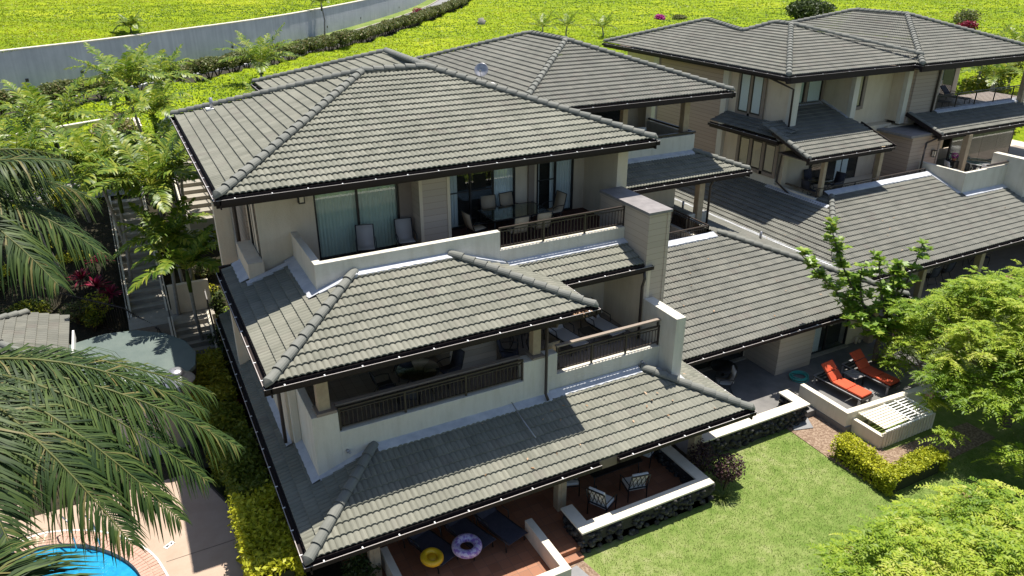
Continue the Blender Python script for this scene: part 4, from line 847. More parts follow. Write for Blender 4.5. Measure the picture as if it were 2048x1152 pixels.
tag(strip('', 5.95, 11.5, 4.93, '').build('hedge_bed', M['soil']), kind='structure')
b = MB(); P = smoothline(WL); N = len(P); L = []; R2 = []
for i, p in enumerate(P):
    a = P[max(i - 1, 0)]; c = P[min(i + 1, N - 1)]; t = np.array(c) - np.array(a); t /= np.hypot(*t); n = np.array([t[1], -t[0]]); L.append(np.array(p)); R2.append(np.array(p) - n * .4)
b.add([(*p, 4.5) for p in L] + [(*p, 8.0) for p in L] + [(*p, 8.0) for p in R2] + [(*p, 4.5) for p in R2], [(i, i + 1, N + i + 1, N + i) for i in range(N - 1)] + [(N + i, N + i + 1, 2 * N + i + 1, 2 * N + i) for i in range(N - 1)] + [(2 * N + i, 2 * N + i + 1, 3 * N + i + 1, 3 * N + i) for i in range(N - 1)])
RW = empty('retaining_wall', (0, 0, 0)); tag(RW, 'long grey concrete retaining wall across the top left below the green hill', 'wall'); b.build('wall_face', M['conc_wall'], RW)
b = MB()
for i in range(N - 1):
    a, c = L[i], L[i + 1]; n = np.array([(c - a)[1], -(c - a)[0]]); n /= np.hypot(*n); d = .04
    b.bar((*(a - n * .18), 8.02), (*(c - n * .18), 8.02), .5, .08)
b.build('wall_cap', M['cream'], RW)
for i in range(14):
    s = .18 + i * .045; j = int(s * N); p = L[min(j, N - 1)]; pp = L[min(j + 1, N - 1)]; n = np.array([(pp - p)[1], -(pp - p)[0]]); n /= np.hypot(*n)
    b = MB(); b.box(-.12, .12, -.02, .02, -.12, .12); o = b.build('weep_hole', M['metal_d'], RW); o.location = (*(p + n * .02), 5.75); o.rotation_euler = (0, 0, math.atan2(pp[1] - p[1], pp[0] - p[0]))

# =================================================================== FOLIAGE
def leaves(name, P, size, m, parent=None, up=.5, aspect=.45, var=.35, uvb=None, fold=True, Dr=None):
    """rhombic leaves; P centres, size length"""
    n = len(P); P = np.asarray(P, float)
    d = NR.normal(size=(n, 3)) if Dr is None else np.asarray(Dr, float) + NR.normal(size=(n, 3)) * .25
    if Dr is None: d[:, 2] *= .55
    d /= np.linalg.norm(d, axis=1)[:, None]
    nn = NR.normal(size=(n, 3)) * (1 - up) + np.array([0, 0, up * 1.6]); s = np.cross(d, nn); s /= (np.linalg.norm(s, axis=1)[:, None] + 1e-9); w = np.cross(s, d)
    L = size * (1 + NR.uniform(-var, var, n))[:, None]
    a = P - d * L * .5; t = P + d * L * .5 - np.array([0, 0, 1]) * L * .12; mid_ = P - w * L * .05
    V = np.stack([a, mid_ + s * L * aspect * .5 + w * L * .08, t, mid_ - s * L * aspect * .5 + w * L * .08], 1).reshape(-1, 3)
    F = np.arange(4 * n).reshape(n, 4)
    u = NR.random(n) if uvb is None else np.clip(uvb + NR.uniform(-.18, .18, n), 0, 1)
    UV = np.repeat(np.column_stack([u, NR.random(n)]), 4, axis=0)
    return mesh_np(name, V, F, m, parent, UV)
def blob(c, r, n, flat=1, shell=.55):
    p = NR.normal(size=(n, 3)); p /= np.linalg.norm(p, axis=1)[:, None]; rr = (shell + (1 - shell) * NR.random(n)) ** .7
    return np.array(c) + p * rr[:, None] * np.array([r, r, r * flat])
# ground cover texture on hill and slope
def cover(name, n, zf, ok, size):
    a = NR.uniform(rad(-12), rad(70), n * 2); rr = np.exp(NR.uniform(math.log(36), math.log(190), n * 2)); x = np.sin(a) * rr; y = np.cos(a) * rr; q = ok(x, y); x = x[q][:n]; y = y[q][:n]
    z = zf(x, y); s = size * (.6 + np.hypot(x, y) / 120)
    o = leaves(name, np.column_stack([x, y, z]), 1.0, M['lf_cover'], uvb=np.clip(vnoise(x, y, 4, 9) * .55 + vnoise(x, y, 14, 5) * .5, 0, 1), up=.55, aspect=.6); return x, y, z, s
def leaves_s(name, P, sizes, m, **k):
    # variable size wrapper
    o = leaves(name, np.asarray(P) / np.asarray(sizes)[:, None], 1.0, m, **k); me = o.data; V = np.empty(len(me.vertices) * 3, np.float32); me.vertices.foreach_get('co', V)
    V = V.reshape(-1, 3) * np.repeat(sizes, 4)[:, None]; me.vertices.foreach_set('co', V.ravel()); me.update(); return o
def cover2(name, n, zf, ok, size, m='lf_cover', rmax=190, rmin=30):
    a = NR.uniform(rad(-12), rad(72), n * 3); rr = np.exp(NR.uniform(math.log(rmin), math.log(rmax), n * 3)); x = np.sin(a) * rr; y = np.cos(a) * rr; q = ok(x, y); x = x[q][:n]; y = y[q][:n]
    s = size * (.45 + np.hypot(x, y) / 110); z = zf(x, y) + s * .1
    u = np.clip(vnoise(x, y, 3, 9) * .45 + vnoise(x, y, 19, 5) * .75 - .12 + NR.uniform(-.2, .2, len(x)), 0, 1)
    return tag(leaves_s(name, np.column_stack([x, y, z]), s, M[m], uvb=u, up=.5, aspect=.6), kind='stuff')
tag(cover2('hill_ground_cover', 150000, lambda x, y: topz(x, y) - .09 + (bumps(x, y) - .3) * .9 * np.clip(walldist(x, y) / 3, 0, 1), lambda x, y: walldist(x, y) > -.15, .12, rmin=60, rmax=230), 'bright green creeping cover over the hill above the retaining wall', 'ground cover')
tag(cover2('slope_ground_cover', 160000, lambda x, y: ground_z(x, y) - .22 + bumps(x, y) * .9, lambda x, y: (walldist(x, y) < -9.6) & (y > 38) & ~((x > 1.5) & (x < 22) & (y < 37)) & ~((x > 24) & (x < 50) & (y < 40)), .15), 'bright green creeping cover on the slope behind the buildings', 'ground cover')
# lawn blades
def lawn_blades(n=90000):
    x = NR.uniform(8.2, 27, n * 2); y = NR.uniform(2, 14.6, n * 2)
    q = ((y < 12.75) | (x > 13.4)) & ~((x > 18.2) & (y > 10.95)) & ~((x < 8.9) & (y > 11.2)) & (y < 14.7) & (x * .45 + 1.0 < y * 1.0 + 4.0 + 2)
    x = x[q][:n]; y = y[q][:n]; n = len(x); h = NR.uniform(.025, .06, n); a = NR.uniform(0, 6.28, n); w = .007; dx = np.cos(a) * w; dy = np.sin(a) * w
    lx = NR.normal(size=n) * .018; ly = NR.normal(size=n) * .018
    V = np.stack([np.column_stack([x - dx, y - dy, x * 0]), np.column_stack([x + dx, y + dy, x * 0]), np.column_stack([x + lx, y + ly, h])], 1).reshape(-1, 3)
    dry = np.exp(-((x - 9.6) ** 2 / 3.0 + (y - 9.2) ** 2 / 2.2)) * .5 + np.exp(-((x - 17.5) ** 2 / 1.5 + (y - 10.6) ** 2 / 1.2)) * .35
    u = np.clip(vnoise(x, y, 1.9, 4) * .55 + vnoise(x, y, .5, 6) * .3 + dry + NR.uniform(-.12, .15, n), 0, 1)
    return tag(mesh_np('lawn_grass', V, np.arange(3 * n).reshape(n, 3), M['blade'], None, np.repeat(np.column_stack([u, u]), 3, axis=0)), 'short mown green grass of the lawn beside the stone wall', 'grass', kind='stuff')
lawn_blades()

def frond_mesh(start, tip, arch, nl, ll, lw, m, droop=.5, name='frond', parent=None, up0=(0, 0, 1), vee=.35, rach=.02, split=1.0, start_t=.12, fwd=.55):
    a = np.array(start, float); c = np.array(tip, float); mid = (a + c) / 2 + np.array([0, 0, arch]); L = np.linalg.norm(c - a)
    def pos(t): return (1 - t) ** 2 * a + 2 * t * (1 - t) * mid + t * t * c
    def tan(t):
        d = 2 * (1 - t) * (mid - a) + 2 * t * (c - mid); return d / np.linalg.norm(d)
    V = []; F = []; U = []
    for i in range(nl):
        t = start_t + (1 - start_t) * (i + .5) / nl; p = pos(t); d = tan(t); side = np.cross(d, up0); side /= np.linalg.norm(side) + 1e-9; upv = np.cross(side, d)
        l = ll * (math.sin(math.pi * min(1, (.18 + .82 * t)) ** .9) ** .55 + .12) * (1 - .35 * t)
        for sgn in (-1, 1):
            if R_.random() > split: continue
            l2 = l * R_.uniform(.7, 1.15); dr = side * sgn * 1.0 + d * (fwd + .5 * t + R_.uniform(-.28, .28)) + upv * (vee + R_.uniform(-.3, .25)); dr /= np.linalg.norm(dr)
            base = len(V); w = lw * R_.uniform(.8, 1.15); q = p.copy(); uu = min(.99, max(0, R_.gauss(.5, .25)))
            wd = np.cross(dr, upv + d * .2); wd /= np.linalg.norm(wd) + 1e-9
            for k, (s, ww) in enumerate(((0, .35), (.35, 1), (.7, .75), (1, .06))):
                dd = dr.copy(); dd[2] -= droop * s * s * 1.6; 
                q = p + dr * l2 * s * (1 - .25 * droop * s) - np.array([0, 0, 1]) * droop * l2 * s * s * .75
                V += [q - wd * w * ww / 2, q + wd * w * ww / 2]
            for k in range(3): F.append((base + 2 * k, base + 2 * k + 1, base + 2 * k + 3, base + 2 * k + 2)); U += [(uu, .5)] * 4
    # rachis
    rb = len(V); ns = 10
    for i in range(ns + 1):
        t = i / ns; p = pos(t); d = tan(t); side = np.cross(d, up0); side /= np.linalg.norm(side) + 1e-9; upv = np.cross(side, d); rr = rach * (1 - .8 * t)
        V += [p + side * rr, p + upv * rr, p - side * rr, p - upv * rr]
    for i in range(ns):
        for k in range(4): F.append((rb + 4 * i + k, rb + 4 * i + (k + 1) % 4, rb + 4 * i + 4 + (k + 1) % 4, rb + 4 * i + 4 + k)); U += [(.93, .5)] * 4
    return mesh_np(name, np.array(V), np.array(F), m, parent, np.array(U))
def palm(crown, base, nf, L, ll, lw, label, m='lf_palm', droop=.35, tr=.09, arch=.5, nl=34, group='slender palms left of the nearest building', seed=0, elev=(.9, -.15), name='palm_tree', shaft=True, cat='palm', trunk=True):
    rr = random.Random(seed); c = np.array(crown, float); root = empty(name, tuple(base)); tag(root, label, cat, group); off = np.array(base, float)
    b = MB(); bb = Vector((0, 0, 0)); cc = Vector(c - off); md = bb.lerp(cc, .5) + Vector((rr.uniform(-.2, .2), rr.uniform(-.2, .2), 0)); pts = [bb, bb.lerp(md, .5), md, md.lerp(cc, .55), cc]
    b.tube([Vector((0, 0, -.3))] + pts[1:], [tr * 1.3, tr * 1.05, tr, tr * .9, tr * .75], 8); b.build('trunk', M['bark_grey'], root)
    if shaft: b = MB(); b.tube([cc - Vector((0, 0, .9)), cc - Vector((0, 0, .45)), cc + Vector((0, 0, .1))], [tr * 1.0, tr * 1.25, tr * .5], 8); b.build('crownshaft', M['lf_hedge'], root)
    for i in range(nf):
        a = i * 2.4 + rr.uniform(-.25, .25); e = elev[0] + (elev[1] - elev[0]) * (i / max(1, nf - 1)); l = L * rr.uniform(.85, 1.1)
        d = np.array([math.cos(a) * math.cos(e), math.sin(a) * math.cos(e), math.sin(e)]); tip = (c - off) + d * l
        frond_mesh(c - off, tip, arch * (1 if e < .6 else .3), nl, ll, lw, M[m], droop, parent=root, vee=.5)
    return root
# slender palms, each label pins one
PD = [((.5, 39.5, 9.2), (.9, 40.5, 4.3), 'tall palm rising above the roof corner, farthest left of the vent pipe', 12, 2.3),
      ((2.3, 45.5, 8.3), (2.6, 46.0, 4.9), 'palm with dark green crown directly beyond the hedge side of the roof corner', 12, 2.4),
      ((1.35, 36.5, 8.3), (1.5, 37, 3.6), 'slim palm close against the left eave of the top roof', 9, 1.9),
      ((-2.6, 37, 8.0), (-2.0, 37.6, 3.4), 'big bushy palm at the left with broad glossy crown', 14, 2.7),
      ((-3.8, 33.2, 7.3), (-3.2, 34, 1.8), 'palm leaning at the far left edge behind the coconut fronds', 12, 2.5),
      ((-1.2, 32.5, 7.2), (-.6, 33.6, 1.5), 'palm above the red leaved plants beside the stairs', 12, 2.3),
      ((.55, 29.8, 7.0), (1.1, 31.2, 1.0), 'bright palm standing in front of the stairs nearest the building', 13, 2.4),
      ((1.1, 27.3, 4.5), (1.3, 28.6, .2), 'low drooping palm touching the left edge of the middle roof', 10, 1.8),
      ((.15, 34.2, 6.3), (.4, 34.8, 2.2), 'short palm half hidden between the taller ones by the stairs', 10, 2.0),
      ((1.3, 31.6, 6.7), (1.5, 32.4, 2.0), 'palm whose fronds brush under the left roof corner', 12, 2.1),
      ((-.6, 32.2, 6.3), (-.9, 33.0, 1.6), 'leaning palm over the lower part of the long steps', 11, 2.1),
      ((.75, 29.2, 4.9), (.6, 29.9, 1.2), 'low palm in front of the cream landing wall', 11, 1.8),
      ((2.0, 34.6, 6.9), (1.7, 35.5, 3.0), 'palm screening the upper flight of steps', 12, 2.0),
      ((10.6, 62.5, 6.8), (10.6, 62.8, 5), 'bushy palm behind the rear roof corner near the clipped hedge', 13, 3.0),
      ((2.4, 77.0, 8.5), (2.9, 76.9, 5), 'lone thin palm standing against the retaining wall', 9, 1.5),
      ((24.2, 96.2, 8.8), (24.0, 95.3, 5), 'thin palm with two crowns against the far end of the retaining wall', 9, 1.7),
      ((8.0, 47.5, 6.2), (8.0, 47.8, 4.7), 'small palm crown peeping over the edge of the rear roof', 8, 1.7)]
for i, (c_, b_, lab, nf, L_) in enumerate(PD):
    palm(c_, b_, nf + 4, L_ * 1.12, L_ * .40, .10, lab, seed=i, droop=.55, arch=.75, nl=24, tr=.065 if i < 13 else .09, name='palm_tree')
# coconut palms at the left edge, fronds aimed by hand
def coco(crown, tips, label, seed, base):
    root = empty('coconut_palm', base); tag(root, label, 'palm', 'coconut palms at the left edge'); off = np.array(base)
    c = np.array(crown) - off; b = MB(); b.tube([(0, 0, -.3), tuple(c * .5 + np.array([-.3, 0, 0])), tuple(c)], [.24, .17, .15], 12); b.build('trunk', M['bark_grey'], root)
    for t in tips: frond_mesh(c, np.array(t[0]) - off, t[1], 135, 1.45, .036, M['lf_coco'], t[2] if len(t) > 2 else .95, parent=root, vee=.22, rach=.04, start_t=.08, fwd=.55)
    return root
coco((-3.52, 13.54, 8.84), [((.75, 11.6, 7.15), 1.1), ((.35, 12.4, 7.55), 1.1), ((.15, 11.1, 7.0), 1.3), ((-.65, 10.7, 7.15), 1.2), ((-.35, 10.4, 6.95), 1.3), ((-1.0, 9.9, 7.15), 1.25), ((.55, 13.0, 7.5), 1.0), ((-2.3, 9.6, 7.9), 1.0, .6), ((-3.4, 9.2, 8.0), .9), ((-5.5, 10, 7.6), 1.0), ((-7.4, 12.5, 7.6), 1.0), ((-7.6, 15, 7.9), 1.0), ((-6.4, 17.0, 8.1), 1.0), ((-5.0, 16.6, 9.6), 1.0)],
     'coconut palm with long drooping fronds over the pool deck', 1, (-3.9, 13.6, 0))
coco((-3.88, 17.24, 10.86), [((-.75, 15.3, 9.7), 1.0), ((-.75, 17.0, 10.3), .9), ((-1.5, 14.3, 9.6), 1.1), ((-1.3, 18.6, 10.9), .8), ((-3.2, 13.2, 9.6), 1.1), ((-5.5, 13.4, 9.6), 1.0), ((-7.7, 16.5, 9.9), 1.0), ((-6.2, 20.4, 10), 1.0), ((-3, 21.2, 10.4), .9), ((-1.0, 16.2, 11.3), .5), ((-2.2, 15.0, 11.6), .4)],
     'coconut palm behind it with fan of fronds at the left edge', 2, (-4.3, 17.4, 0))
coco((-3.1, 8.9, 8.1), [((-1.75, 8.1, 8.05), .4, .5), ((-1.75, 7.5, 7.8), .4, .5), ((-2.4, 7.6, 8.4), .4), ((-3.4, 7.2, 7.8), .5), ((-4.6, 8.5, 7.8), .5), ((-4, 10.4, 8), .5)],
     'smaller coconut palm whose fronds fill the bottom left corner', 3, (-3.4, 9.1, 0))

# clipped hedge beside the building: dark green turning yellow at the near end
def hedge_box(x0, x1, y0, y1, z, n, m, uvb=None, size=.11, name='foliage', parent=None, rough=.16):
    P = np.column_stack([NR.uniform(x0, x1, n), NR.uniform(y0, y1, n), NR.uniform(0, 1, n)])
    f = NR.integers(0, 5, n); P[:, 2] = np.where(f < 3, z, z * P[:, 2]); P[f == 3, 0] = x0; P[f == 4, 0] = x1
    P[:, 2] += (vnoise(P[:, 0], P[:, 1], .7, 3) - .5) * rough * 2.2; P += NR.normal(size=P.shape) * rough * .5; P[:, 2] = np.maximum(P[:, 2], .05)
    return leaves(name, P, size, m, parent, up=.35, aspect=.55, uvb=uvb)
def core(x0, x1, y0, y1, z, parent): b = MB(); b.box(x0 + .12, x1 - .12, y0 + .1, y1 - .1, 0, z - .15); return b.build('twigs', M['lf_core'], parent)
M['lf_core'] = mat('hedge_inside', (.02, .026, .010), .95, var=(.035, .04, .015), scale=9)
for (a, c, y0, y1, z, n, m, lab, u) in ((.75, 1.75, 14.2, 17.4, 1.75, 9000, 'lf_croton', 'bright yellow leaved hedge bush at the bottom of the side hedge', .42), (.85, 1.65, 17.2, 20.6, 1.55, 9000, 'lf_hedge', 'dark green hedge bush in the middle of the side hedge', .45),
     (.6, 1.6, 20.4, 22.4, 1.5, 6000, 'lf_hedge', 'olive green hedge bush under the coconut frond tips', .6), (.5, 1.55, 22.6, 26.0, 1.7, 8000, 'lf_hedge', 'yellow tipped hedge bush beside the flat green roof', .85)):
    o = empty('hedge', ((a + c) / 2, (y0 + y1) / 2, 0)); tag(o, lab, 'hedge', 'side hedge between the pool deck and the building'); ox, oy = (a + c) / 2, (y0 + y1) / 2
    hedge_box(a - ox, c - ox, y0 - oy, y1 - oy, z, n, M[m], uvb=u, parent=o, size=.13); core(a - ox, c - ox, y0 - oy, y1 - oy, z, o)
# L shaped croton hedge on the lawn
o = empty('hedge', (18.9, 12, 0)); tag(o, 'low yellow green clipped hedge around the slatted enclosure on the lawn', 'hedge')
for i, (x0, x1, y0, y1) in enumerate(((18.3, 18.95, 10.9, 12.9), (18.3, 20.7, 10.6, 11.2))):
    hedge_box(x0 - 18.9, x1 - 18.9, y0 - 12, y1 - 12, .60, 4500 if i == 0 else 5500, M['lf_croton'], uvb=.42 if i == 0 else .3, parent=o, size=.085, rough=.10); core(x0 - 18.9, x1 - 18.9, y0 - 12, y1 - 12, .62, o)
# long hedge along the road: individual shrubs
P = smoothline(WL, 24); P = [p for p in P if p[1] > 50 or p[0] > -25]; s = 0; prev = None; hb = None; k = 0
Q = [np.array(p) for p in P]; acc = 0; nxt = 0
protos = []
for v in range(3):
    e = empty('shrub', (0, 0, 4.9)); b = MB()
    for j in range(5): a = j * 1.3; b.tube([(0, 0, 0), (math.cos(a) * .35, math.sin(a) * .35, .7), (math.cos(a) * .7, math.sin(a) * .7, 1.25)], [.05, .04, .02], 5)
    b.build('stems', M['bark'], e)
    pp = np.concatenate([blob((R_.uniform(-.5, .5), R_.uniform(-.5, .5), 1.2 + R_.uniform(-.1, .15)),   .82, 420, .62) for _ in range(4)])
    leaves('foliage', pp, .20, M['lf_olive'], e, up=.45, aspect=.6); protos.append(e)
first = True
for i in range(1, len(Q)):
    d = Q[i] - Q[i - 1]; L_ = np.hypot(*d)
    while nxt <= acc + L_:
        t = (nxt - acc) / L_; p = Q[i - 1] + d * t; tt = d / L_; n = np.array([tt[1], -tt[0]]); q = p + n * 8.6
        if q[0] > -14 and k < 110:
            e = protos[k % 3] if k < 3 else dup(protos[k % 3])
            e.location = (q[0] + R_.uniform(-.15, .15), q[1] + R_.uniform(-.15, .15), 4.9); e.rotation_euler = (0, 0, R_.uniform(0, 6.28)) ; sc = R_.uniform(.9, 1.12); e.scale = (sc, sc, sc)
            tag(e, 'olive leaved shrub in the clipped row along the road', 'shrub', 'shrubs in the clipped row along the road'); k += 1
        nxt += 1.2
    acc += L_

# =================================================================== LOW WALLS, ENCLOSURE
sw = empty('stone_wall', (11, 13, 0)); tag(sw, 'low lava stone wall with wide pale cap around the dining patio', 'wall', 'lava stone walls')
def stone_wall(root, segs, z, cap=.055, over=.03):
    off = Vector(root.location)
    for x0, x1, y0, y1 in segs:
        b = MB(); b.box(x0 + .03 - off.x, x1 - .03 - off.x, y0 + .03 - off.y, y1 - .03 - off.y, -.05, z); b.build('wall_core', M['stone'], root)
        b = MB(); n = int(((x1 - x0) * (y1 - y0)) ** 0 * ((x1 - x0) + (y1 - y0)) * 2 * 26)
        for _ in range(n):
            s = R_.random() * 2 * ((x1 - x0) + (y1 - y0)); w = x1 - x0; h = y1 - y0
            if s < w: p = (x0 + s, y0)
            elif s < w + h: p = (x1, y0 + s - w)
            elif s < 2 * w + h: p = (x0 + s - w - h, y1)
            else: p = (x0, y0 + s - 2 * w - h)
            b.ico((p[0] - off.x, p[1] - off.y, R_.uniform(.03, z - .04)), R_.uniform(.05, .12), 1, (1, 1, .75), .22)
        b.build('stones', M['stone_v'], root)
M['stone_v'] = mat('lava_stones', (.035, .033, .032), .8, var=(.15, .14, .125), scale=7, p0=.5, p1=.68, bump=.8, bscale=30, bd=.02)
stone_wall(sw, [(8.86, 13.36, 12.92, 13.22), (8.86, 9.16, 13.2, 13.98), (13.04, 13.34, 13.2, 16.6)], .70)
b = MB(); b.prism([(x - 11, y - 13) for x, y in ((8.82, 12.88), (13.38, 12.88), (13.38, 16.6), (13.0, 16.6), (13.0, 13.26), (9.2, 13.26), (9.2, 14.02), (8.82, 14.02))], .70, .765); b.build('wall_cap', M['cream'], sw, .015)
sw2 = empty('stone_wall', (17, 14.8, 0)); tag(sw2, 'low lava stone wall with white cap at the shaded terrace edge right of the nearest building', 'wall', 'lava stone walls')
stone_wall(sw2, [(14.5, 19.05, 14.6, 14.9), (18.72, 19.02, 14.9, 15.55)], .70)
b = MB(); b.prism([(x - 17, y - 14.8) for x, y in ((14.3, 14.56), (19.1, 14.56), (19.1, 15.62), (18.68, 15.62), (18.68, 14.94), (14.3, 14.94))], .70, .765); b.build('wall_cap', M['cream'], sw2, .015)
cw = empty('patio_wall', (6, 12.5, 0)); tag(cw, 'low cream stucco wall around the patio with the pool rings', 'wall', 'cream patio walls')
b = MB(); b.prism([(x - 6, y - 12.5) for x, y in ((3.86, 14.85), (3.86, 11.95), (7.92, 11.95), (7.92, 14.03), (7.70, 14.03), (7.70, 12.16), (4.06, 12.16), (4.06, 14.85))], -.1, .78); b.build('wall_run', M['cream'], cw, .015)
cw = empty('patio_wall', (21.5, 14, 0)); tag(cw, 'low cream stucco wall around the two orange loungers', 'wall', 'cream patio walls')
b = MB(); b.prism([(x - 21.5, y - 14) for x, y in ((19.72, 15.62), (19.72, 13.55), (25.3, 13.3), (25.3, 13.5), (19.92, 13.75), (19.92, 15.62))], -.1, .78); b.build('wall_run', M['cream'], cw, .015)
en = empty('slatted_enclosure', (21.2, 13, 0)); tag(en, 'white and cream slatted equipment enclosure on the lawn beside the lounger patio', 'enclosure')
b = MB(); b.box(-1.2, -1.05, -.62, .6, -.05, .50); b.build('side_wall', M['cream'], en, .01)
b = MB()
for i in range(17): x = -1.1 + i * .15; b.box(x, x + .105, -.66, -.62, .02, .62)
for i in range(8): y = -.6 + i * .15; b.box(1.27, 1.31, y, y + .105, .02, .62)
b.build('slats', M['cream'], en)
b = MB(); b.box(-1.15, 1.32, -.60, -.56, .06, .12); b.box(-1.15, 1.32, -.60, -.56, .5, .56); b.build('fence_rail', M['cream'], en)
b = MB()
for i in range(9): y = -.52 + i * .125; b.box(-1.0, .18, y, y + .098, .665, .685)
b.build('lid', M['cream'], en)
b = MB()
for i in range(9): y = -.55 + i * .13; b.box(.22, 1.25, y, y + .045, .64, .68)
for x in (.2, .72, 1.25): b.box(x - .02, x + .03, -.62, .62, .685, .71)
for y in (-.62, .60): b.box(-1.05, 1.3, y - .03, y + .03, .62, .66)
b.build('lattice', M['white'], en)

# =================================================================== FURNITURE
def sling_chair(label, loc, rz, fm='sling', group='sling chairs on the upper lanai', metal='metal_d', name='patio_chair', cat='chair', src=None):
    root = empty(name, loc, rz); tag(root, label, cat, group)
    b = MB(); v = []; prof = [(-.24, .42), (-.1, .40), (.12, .39), (.21, .40), (.27, .52), (.33, .74), (.38, .98)]
    for x in (-.24, .24):
        for y, z in prof: v.append((x, y, z))
    n = len(prof); b.add(v, [(i, i + 1, n + i + 1, n + i) for i in range(n - 1)], True); o = b.build('sling', M[fm], root); sd = o.modifiers.new('s', 'SOLIDIFY'); sd.thickness = .012
    for s in (-1, 1):
        b = MB(); b.tube([(s * .26, y, z) for y, z in prof], .016, 6); b.tube([(s * .28, -.22, .0), (s * .28, -.24, .3), (s * .29, -.2, .6), (s * .29, 0, .64), (s * .28, .26, .62)], .015, 6); b.tube([(s * .26, .1, .39), (s * .28, .34, 0)], .015, 6); b.build('side_frame', M[metal], root)
    b = MB(); b.tube([(-.26, .38, .98), (.26, .38, .98)], .016, 6); b.tube([(-.26, -.22, .40), (.26, -.22, .40)], .016, 6); b.tube([(-.28, .3, .1), (.28, .3, .1)], .012, 6); b.build('cross_bar', M[metal], root)
    return root
def round_table(label, loc, r=.6, h=.72, top='table_glass', metal='metal_d', group=None, rect=None, leg=4):
    root = empty('patio_table', loc); tag(root, label, 'table', group); b = MB()
    if rect: b.box(-rect[0] / 2, rect[0] / 2, -rect[1] / 2, rect[1] / 2, h - .012, h)
    else: b.lathe([(0, h), (r, h), (r, h - .015), (0, h - .015)], 32)
    b.build('tabletop', M[top], root); b = MB()
    if rect:
        x, y = rect[0] / 2, rect[1] / 2
        for p, q in (((-x, -y), (x, -y)), ((x, -y), (x, y)), ((x, y), (-x, y)), ((-x, y), (-x, -y))): b.bar((*p, h - .02), (*q, h - .02), .05, .04)
    else: b.tube([(r * math.cos(t), r * math.sin(t), h - .02) for t in [2 * math.pi * k / 28 for k in range(28)]], .022, 6, closed=True)
    b.build('rim', M[metal], root)
    for i in range(leg):
        a = math.pi / 4 + i * 2 * math.pi / leg; x, y = (math.copysign(rect[0] / 2 - .06, math.cos(a)), math.copysign(rect[1] / 2 - .06, math.sin(a))) if rect else (r * .8 * math.cos(a), r * .8 * math.sin(a))
        b = MB(); b.tube([(x, y, h - .02), (x * (.55 if not rect else 1), y * (.55 if not rect else 1), h * .45), (x, y, 0)], .018, 6); b.build('leg', M[metal], root)
    return root
Rz = math.radians
F3 = 6.5; F2 = 3.55; F1 = .25
c0 = sling_chair('grey sling lounge chair left of the pair before the big sliding door', (5.75, 20.35, F3), Rz(-14), 'sling_w', 'pair of grey sling chairs on the top lanai')
dup(c0, (7.0, 20.35, F3), Rz(-8), label='grey sling lounge chair beside the siding column, right of the pair')
round_table('large rectangular glass dining table on the top lanai', (10.75, 20.5, F3), rect=(2.0, 1.15))
DG = 'beige sling chairs around the glass dining table'
d0 = sling_chair('beige sling chair at the left end of the glass dining table', (9.35, 20.4, F3), Rz(90 + 8), 'sling', DG)
for x, y, a, l in ((10.3, 21.25, -8, 'beige sling chair behind the glass dining table, near the dark door frame'), (11.05, 21.25, 4, 'beige sling chair behind the glass dining table, in front of pale curtain'), (12.35, 20.75, -82, 'beige sling chair at the right end of the glass dining table'),
    (10.35, 19.55, 180, 'beige sling chair seen from behind through the railing, nearest its left post'), (11.2, 19.6, 176, 'beige sling chair seen from behind through the middle of the top railing')):
    dup(d0, (x, y, F3), Rz(a), label=l)
# middle lanai
MG = 'black metal chairs on the middle lanai'
round_table('round black rimmed table under the middle roof near the dark window', (6.05, 17.3, F2), .6)
m0 = sling_chair('dark metal chair left of the round table on the middle lanai', (5.1, 17.35, F2), Rz(90), 'chaise', MG)
for x, y, a, l in ((7.0, 17.35, -80, 'dark metal chair right of the round table on the middle lanai'), (6.0, 18.25, 0, 'dark metal chair behind the round table on the middle lanai'), (5.5, 16.6, 160, 'dark metal chair nearest the railing of the middle lanai')): dup(m0, (x, y, F2), Rz(a), label=l)
round_table('small high table deep in the middle lanai by the corner post', (9.6, 17.9, F2), .45, .95); dup(m0, (9.0, 17.4, F2), Rz(60), label='dark metal chair left of the corner post by the high table'); dup(m0, (9.9, 18.6, F2), Rz(-20), label='dark metal chair behind the high table')
y0 = sling_chair('tan backed chair just right of the middle lanai corner post', (9.95, 16.9, F2), Rz(180), 'wood', MG)
def chaise(label, loc, rz, fm, metal, group, cat='lounger', name='chaise_lounge', back=.75, w=.62, L=1.95, z=.34, cushion=0):
    root = empty(name, loc, rz); tag(root, label, cat, group); x = w / 2; hb = .72; ang = Rz(48)
    prof = [(-L / 2, z), (-L / 2 + .5, z - .01), (L / 2 - hb, z), (L / 2 - hb + hb * math.cos(ang), z + hb * math.sin(ang))]
    b = MB(); n = len(prof); v = [(sx, y, zz) for sx in (-x + .03, x - .03) for y, zz in prof]; b.add(v, [(i, i + 1, n + i + 1, n + i) for i in range(n - 1)]); o = b.build('sling' if not cushion else 'cushion', M[fm], root)
    sd = o.modifiers.new('s', 'SOLIDIFY'); sd.thickness = cushion or .02; sd.offset = -1 if cushion else 0
    if cushion: bv = o.modifiers.new('b', 'BEVEL'); bv.width = .025; bv.segments = 2
    for s in (-1, 1):
        b = MB(); b.tube([(s * x, y, zz - .01) for y, zz in prof], .02, 6); 
        if not cushion: b.tube([(s * (x + .03), L / 2 - hb - .45, z), (s * (x + .05), L / 2 - hb - .4, z + .22), (s * (x + .05), L / 2 - hb + .05, z + .24), (s * (x + .02), L / 2 - hb + .12, z + .1)], .016, 6)
        b.build('side_rail', M[metal], root)
        for y in (-L / 2 + .15, L / 2 - .45): b = MB(); b.tube([(s * x, y, z - .01), (s * x, y - .03, 0)], .018 if not cushion else .03, 6); b.build('leg', M[metal], root)
    return root
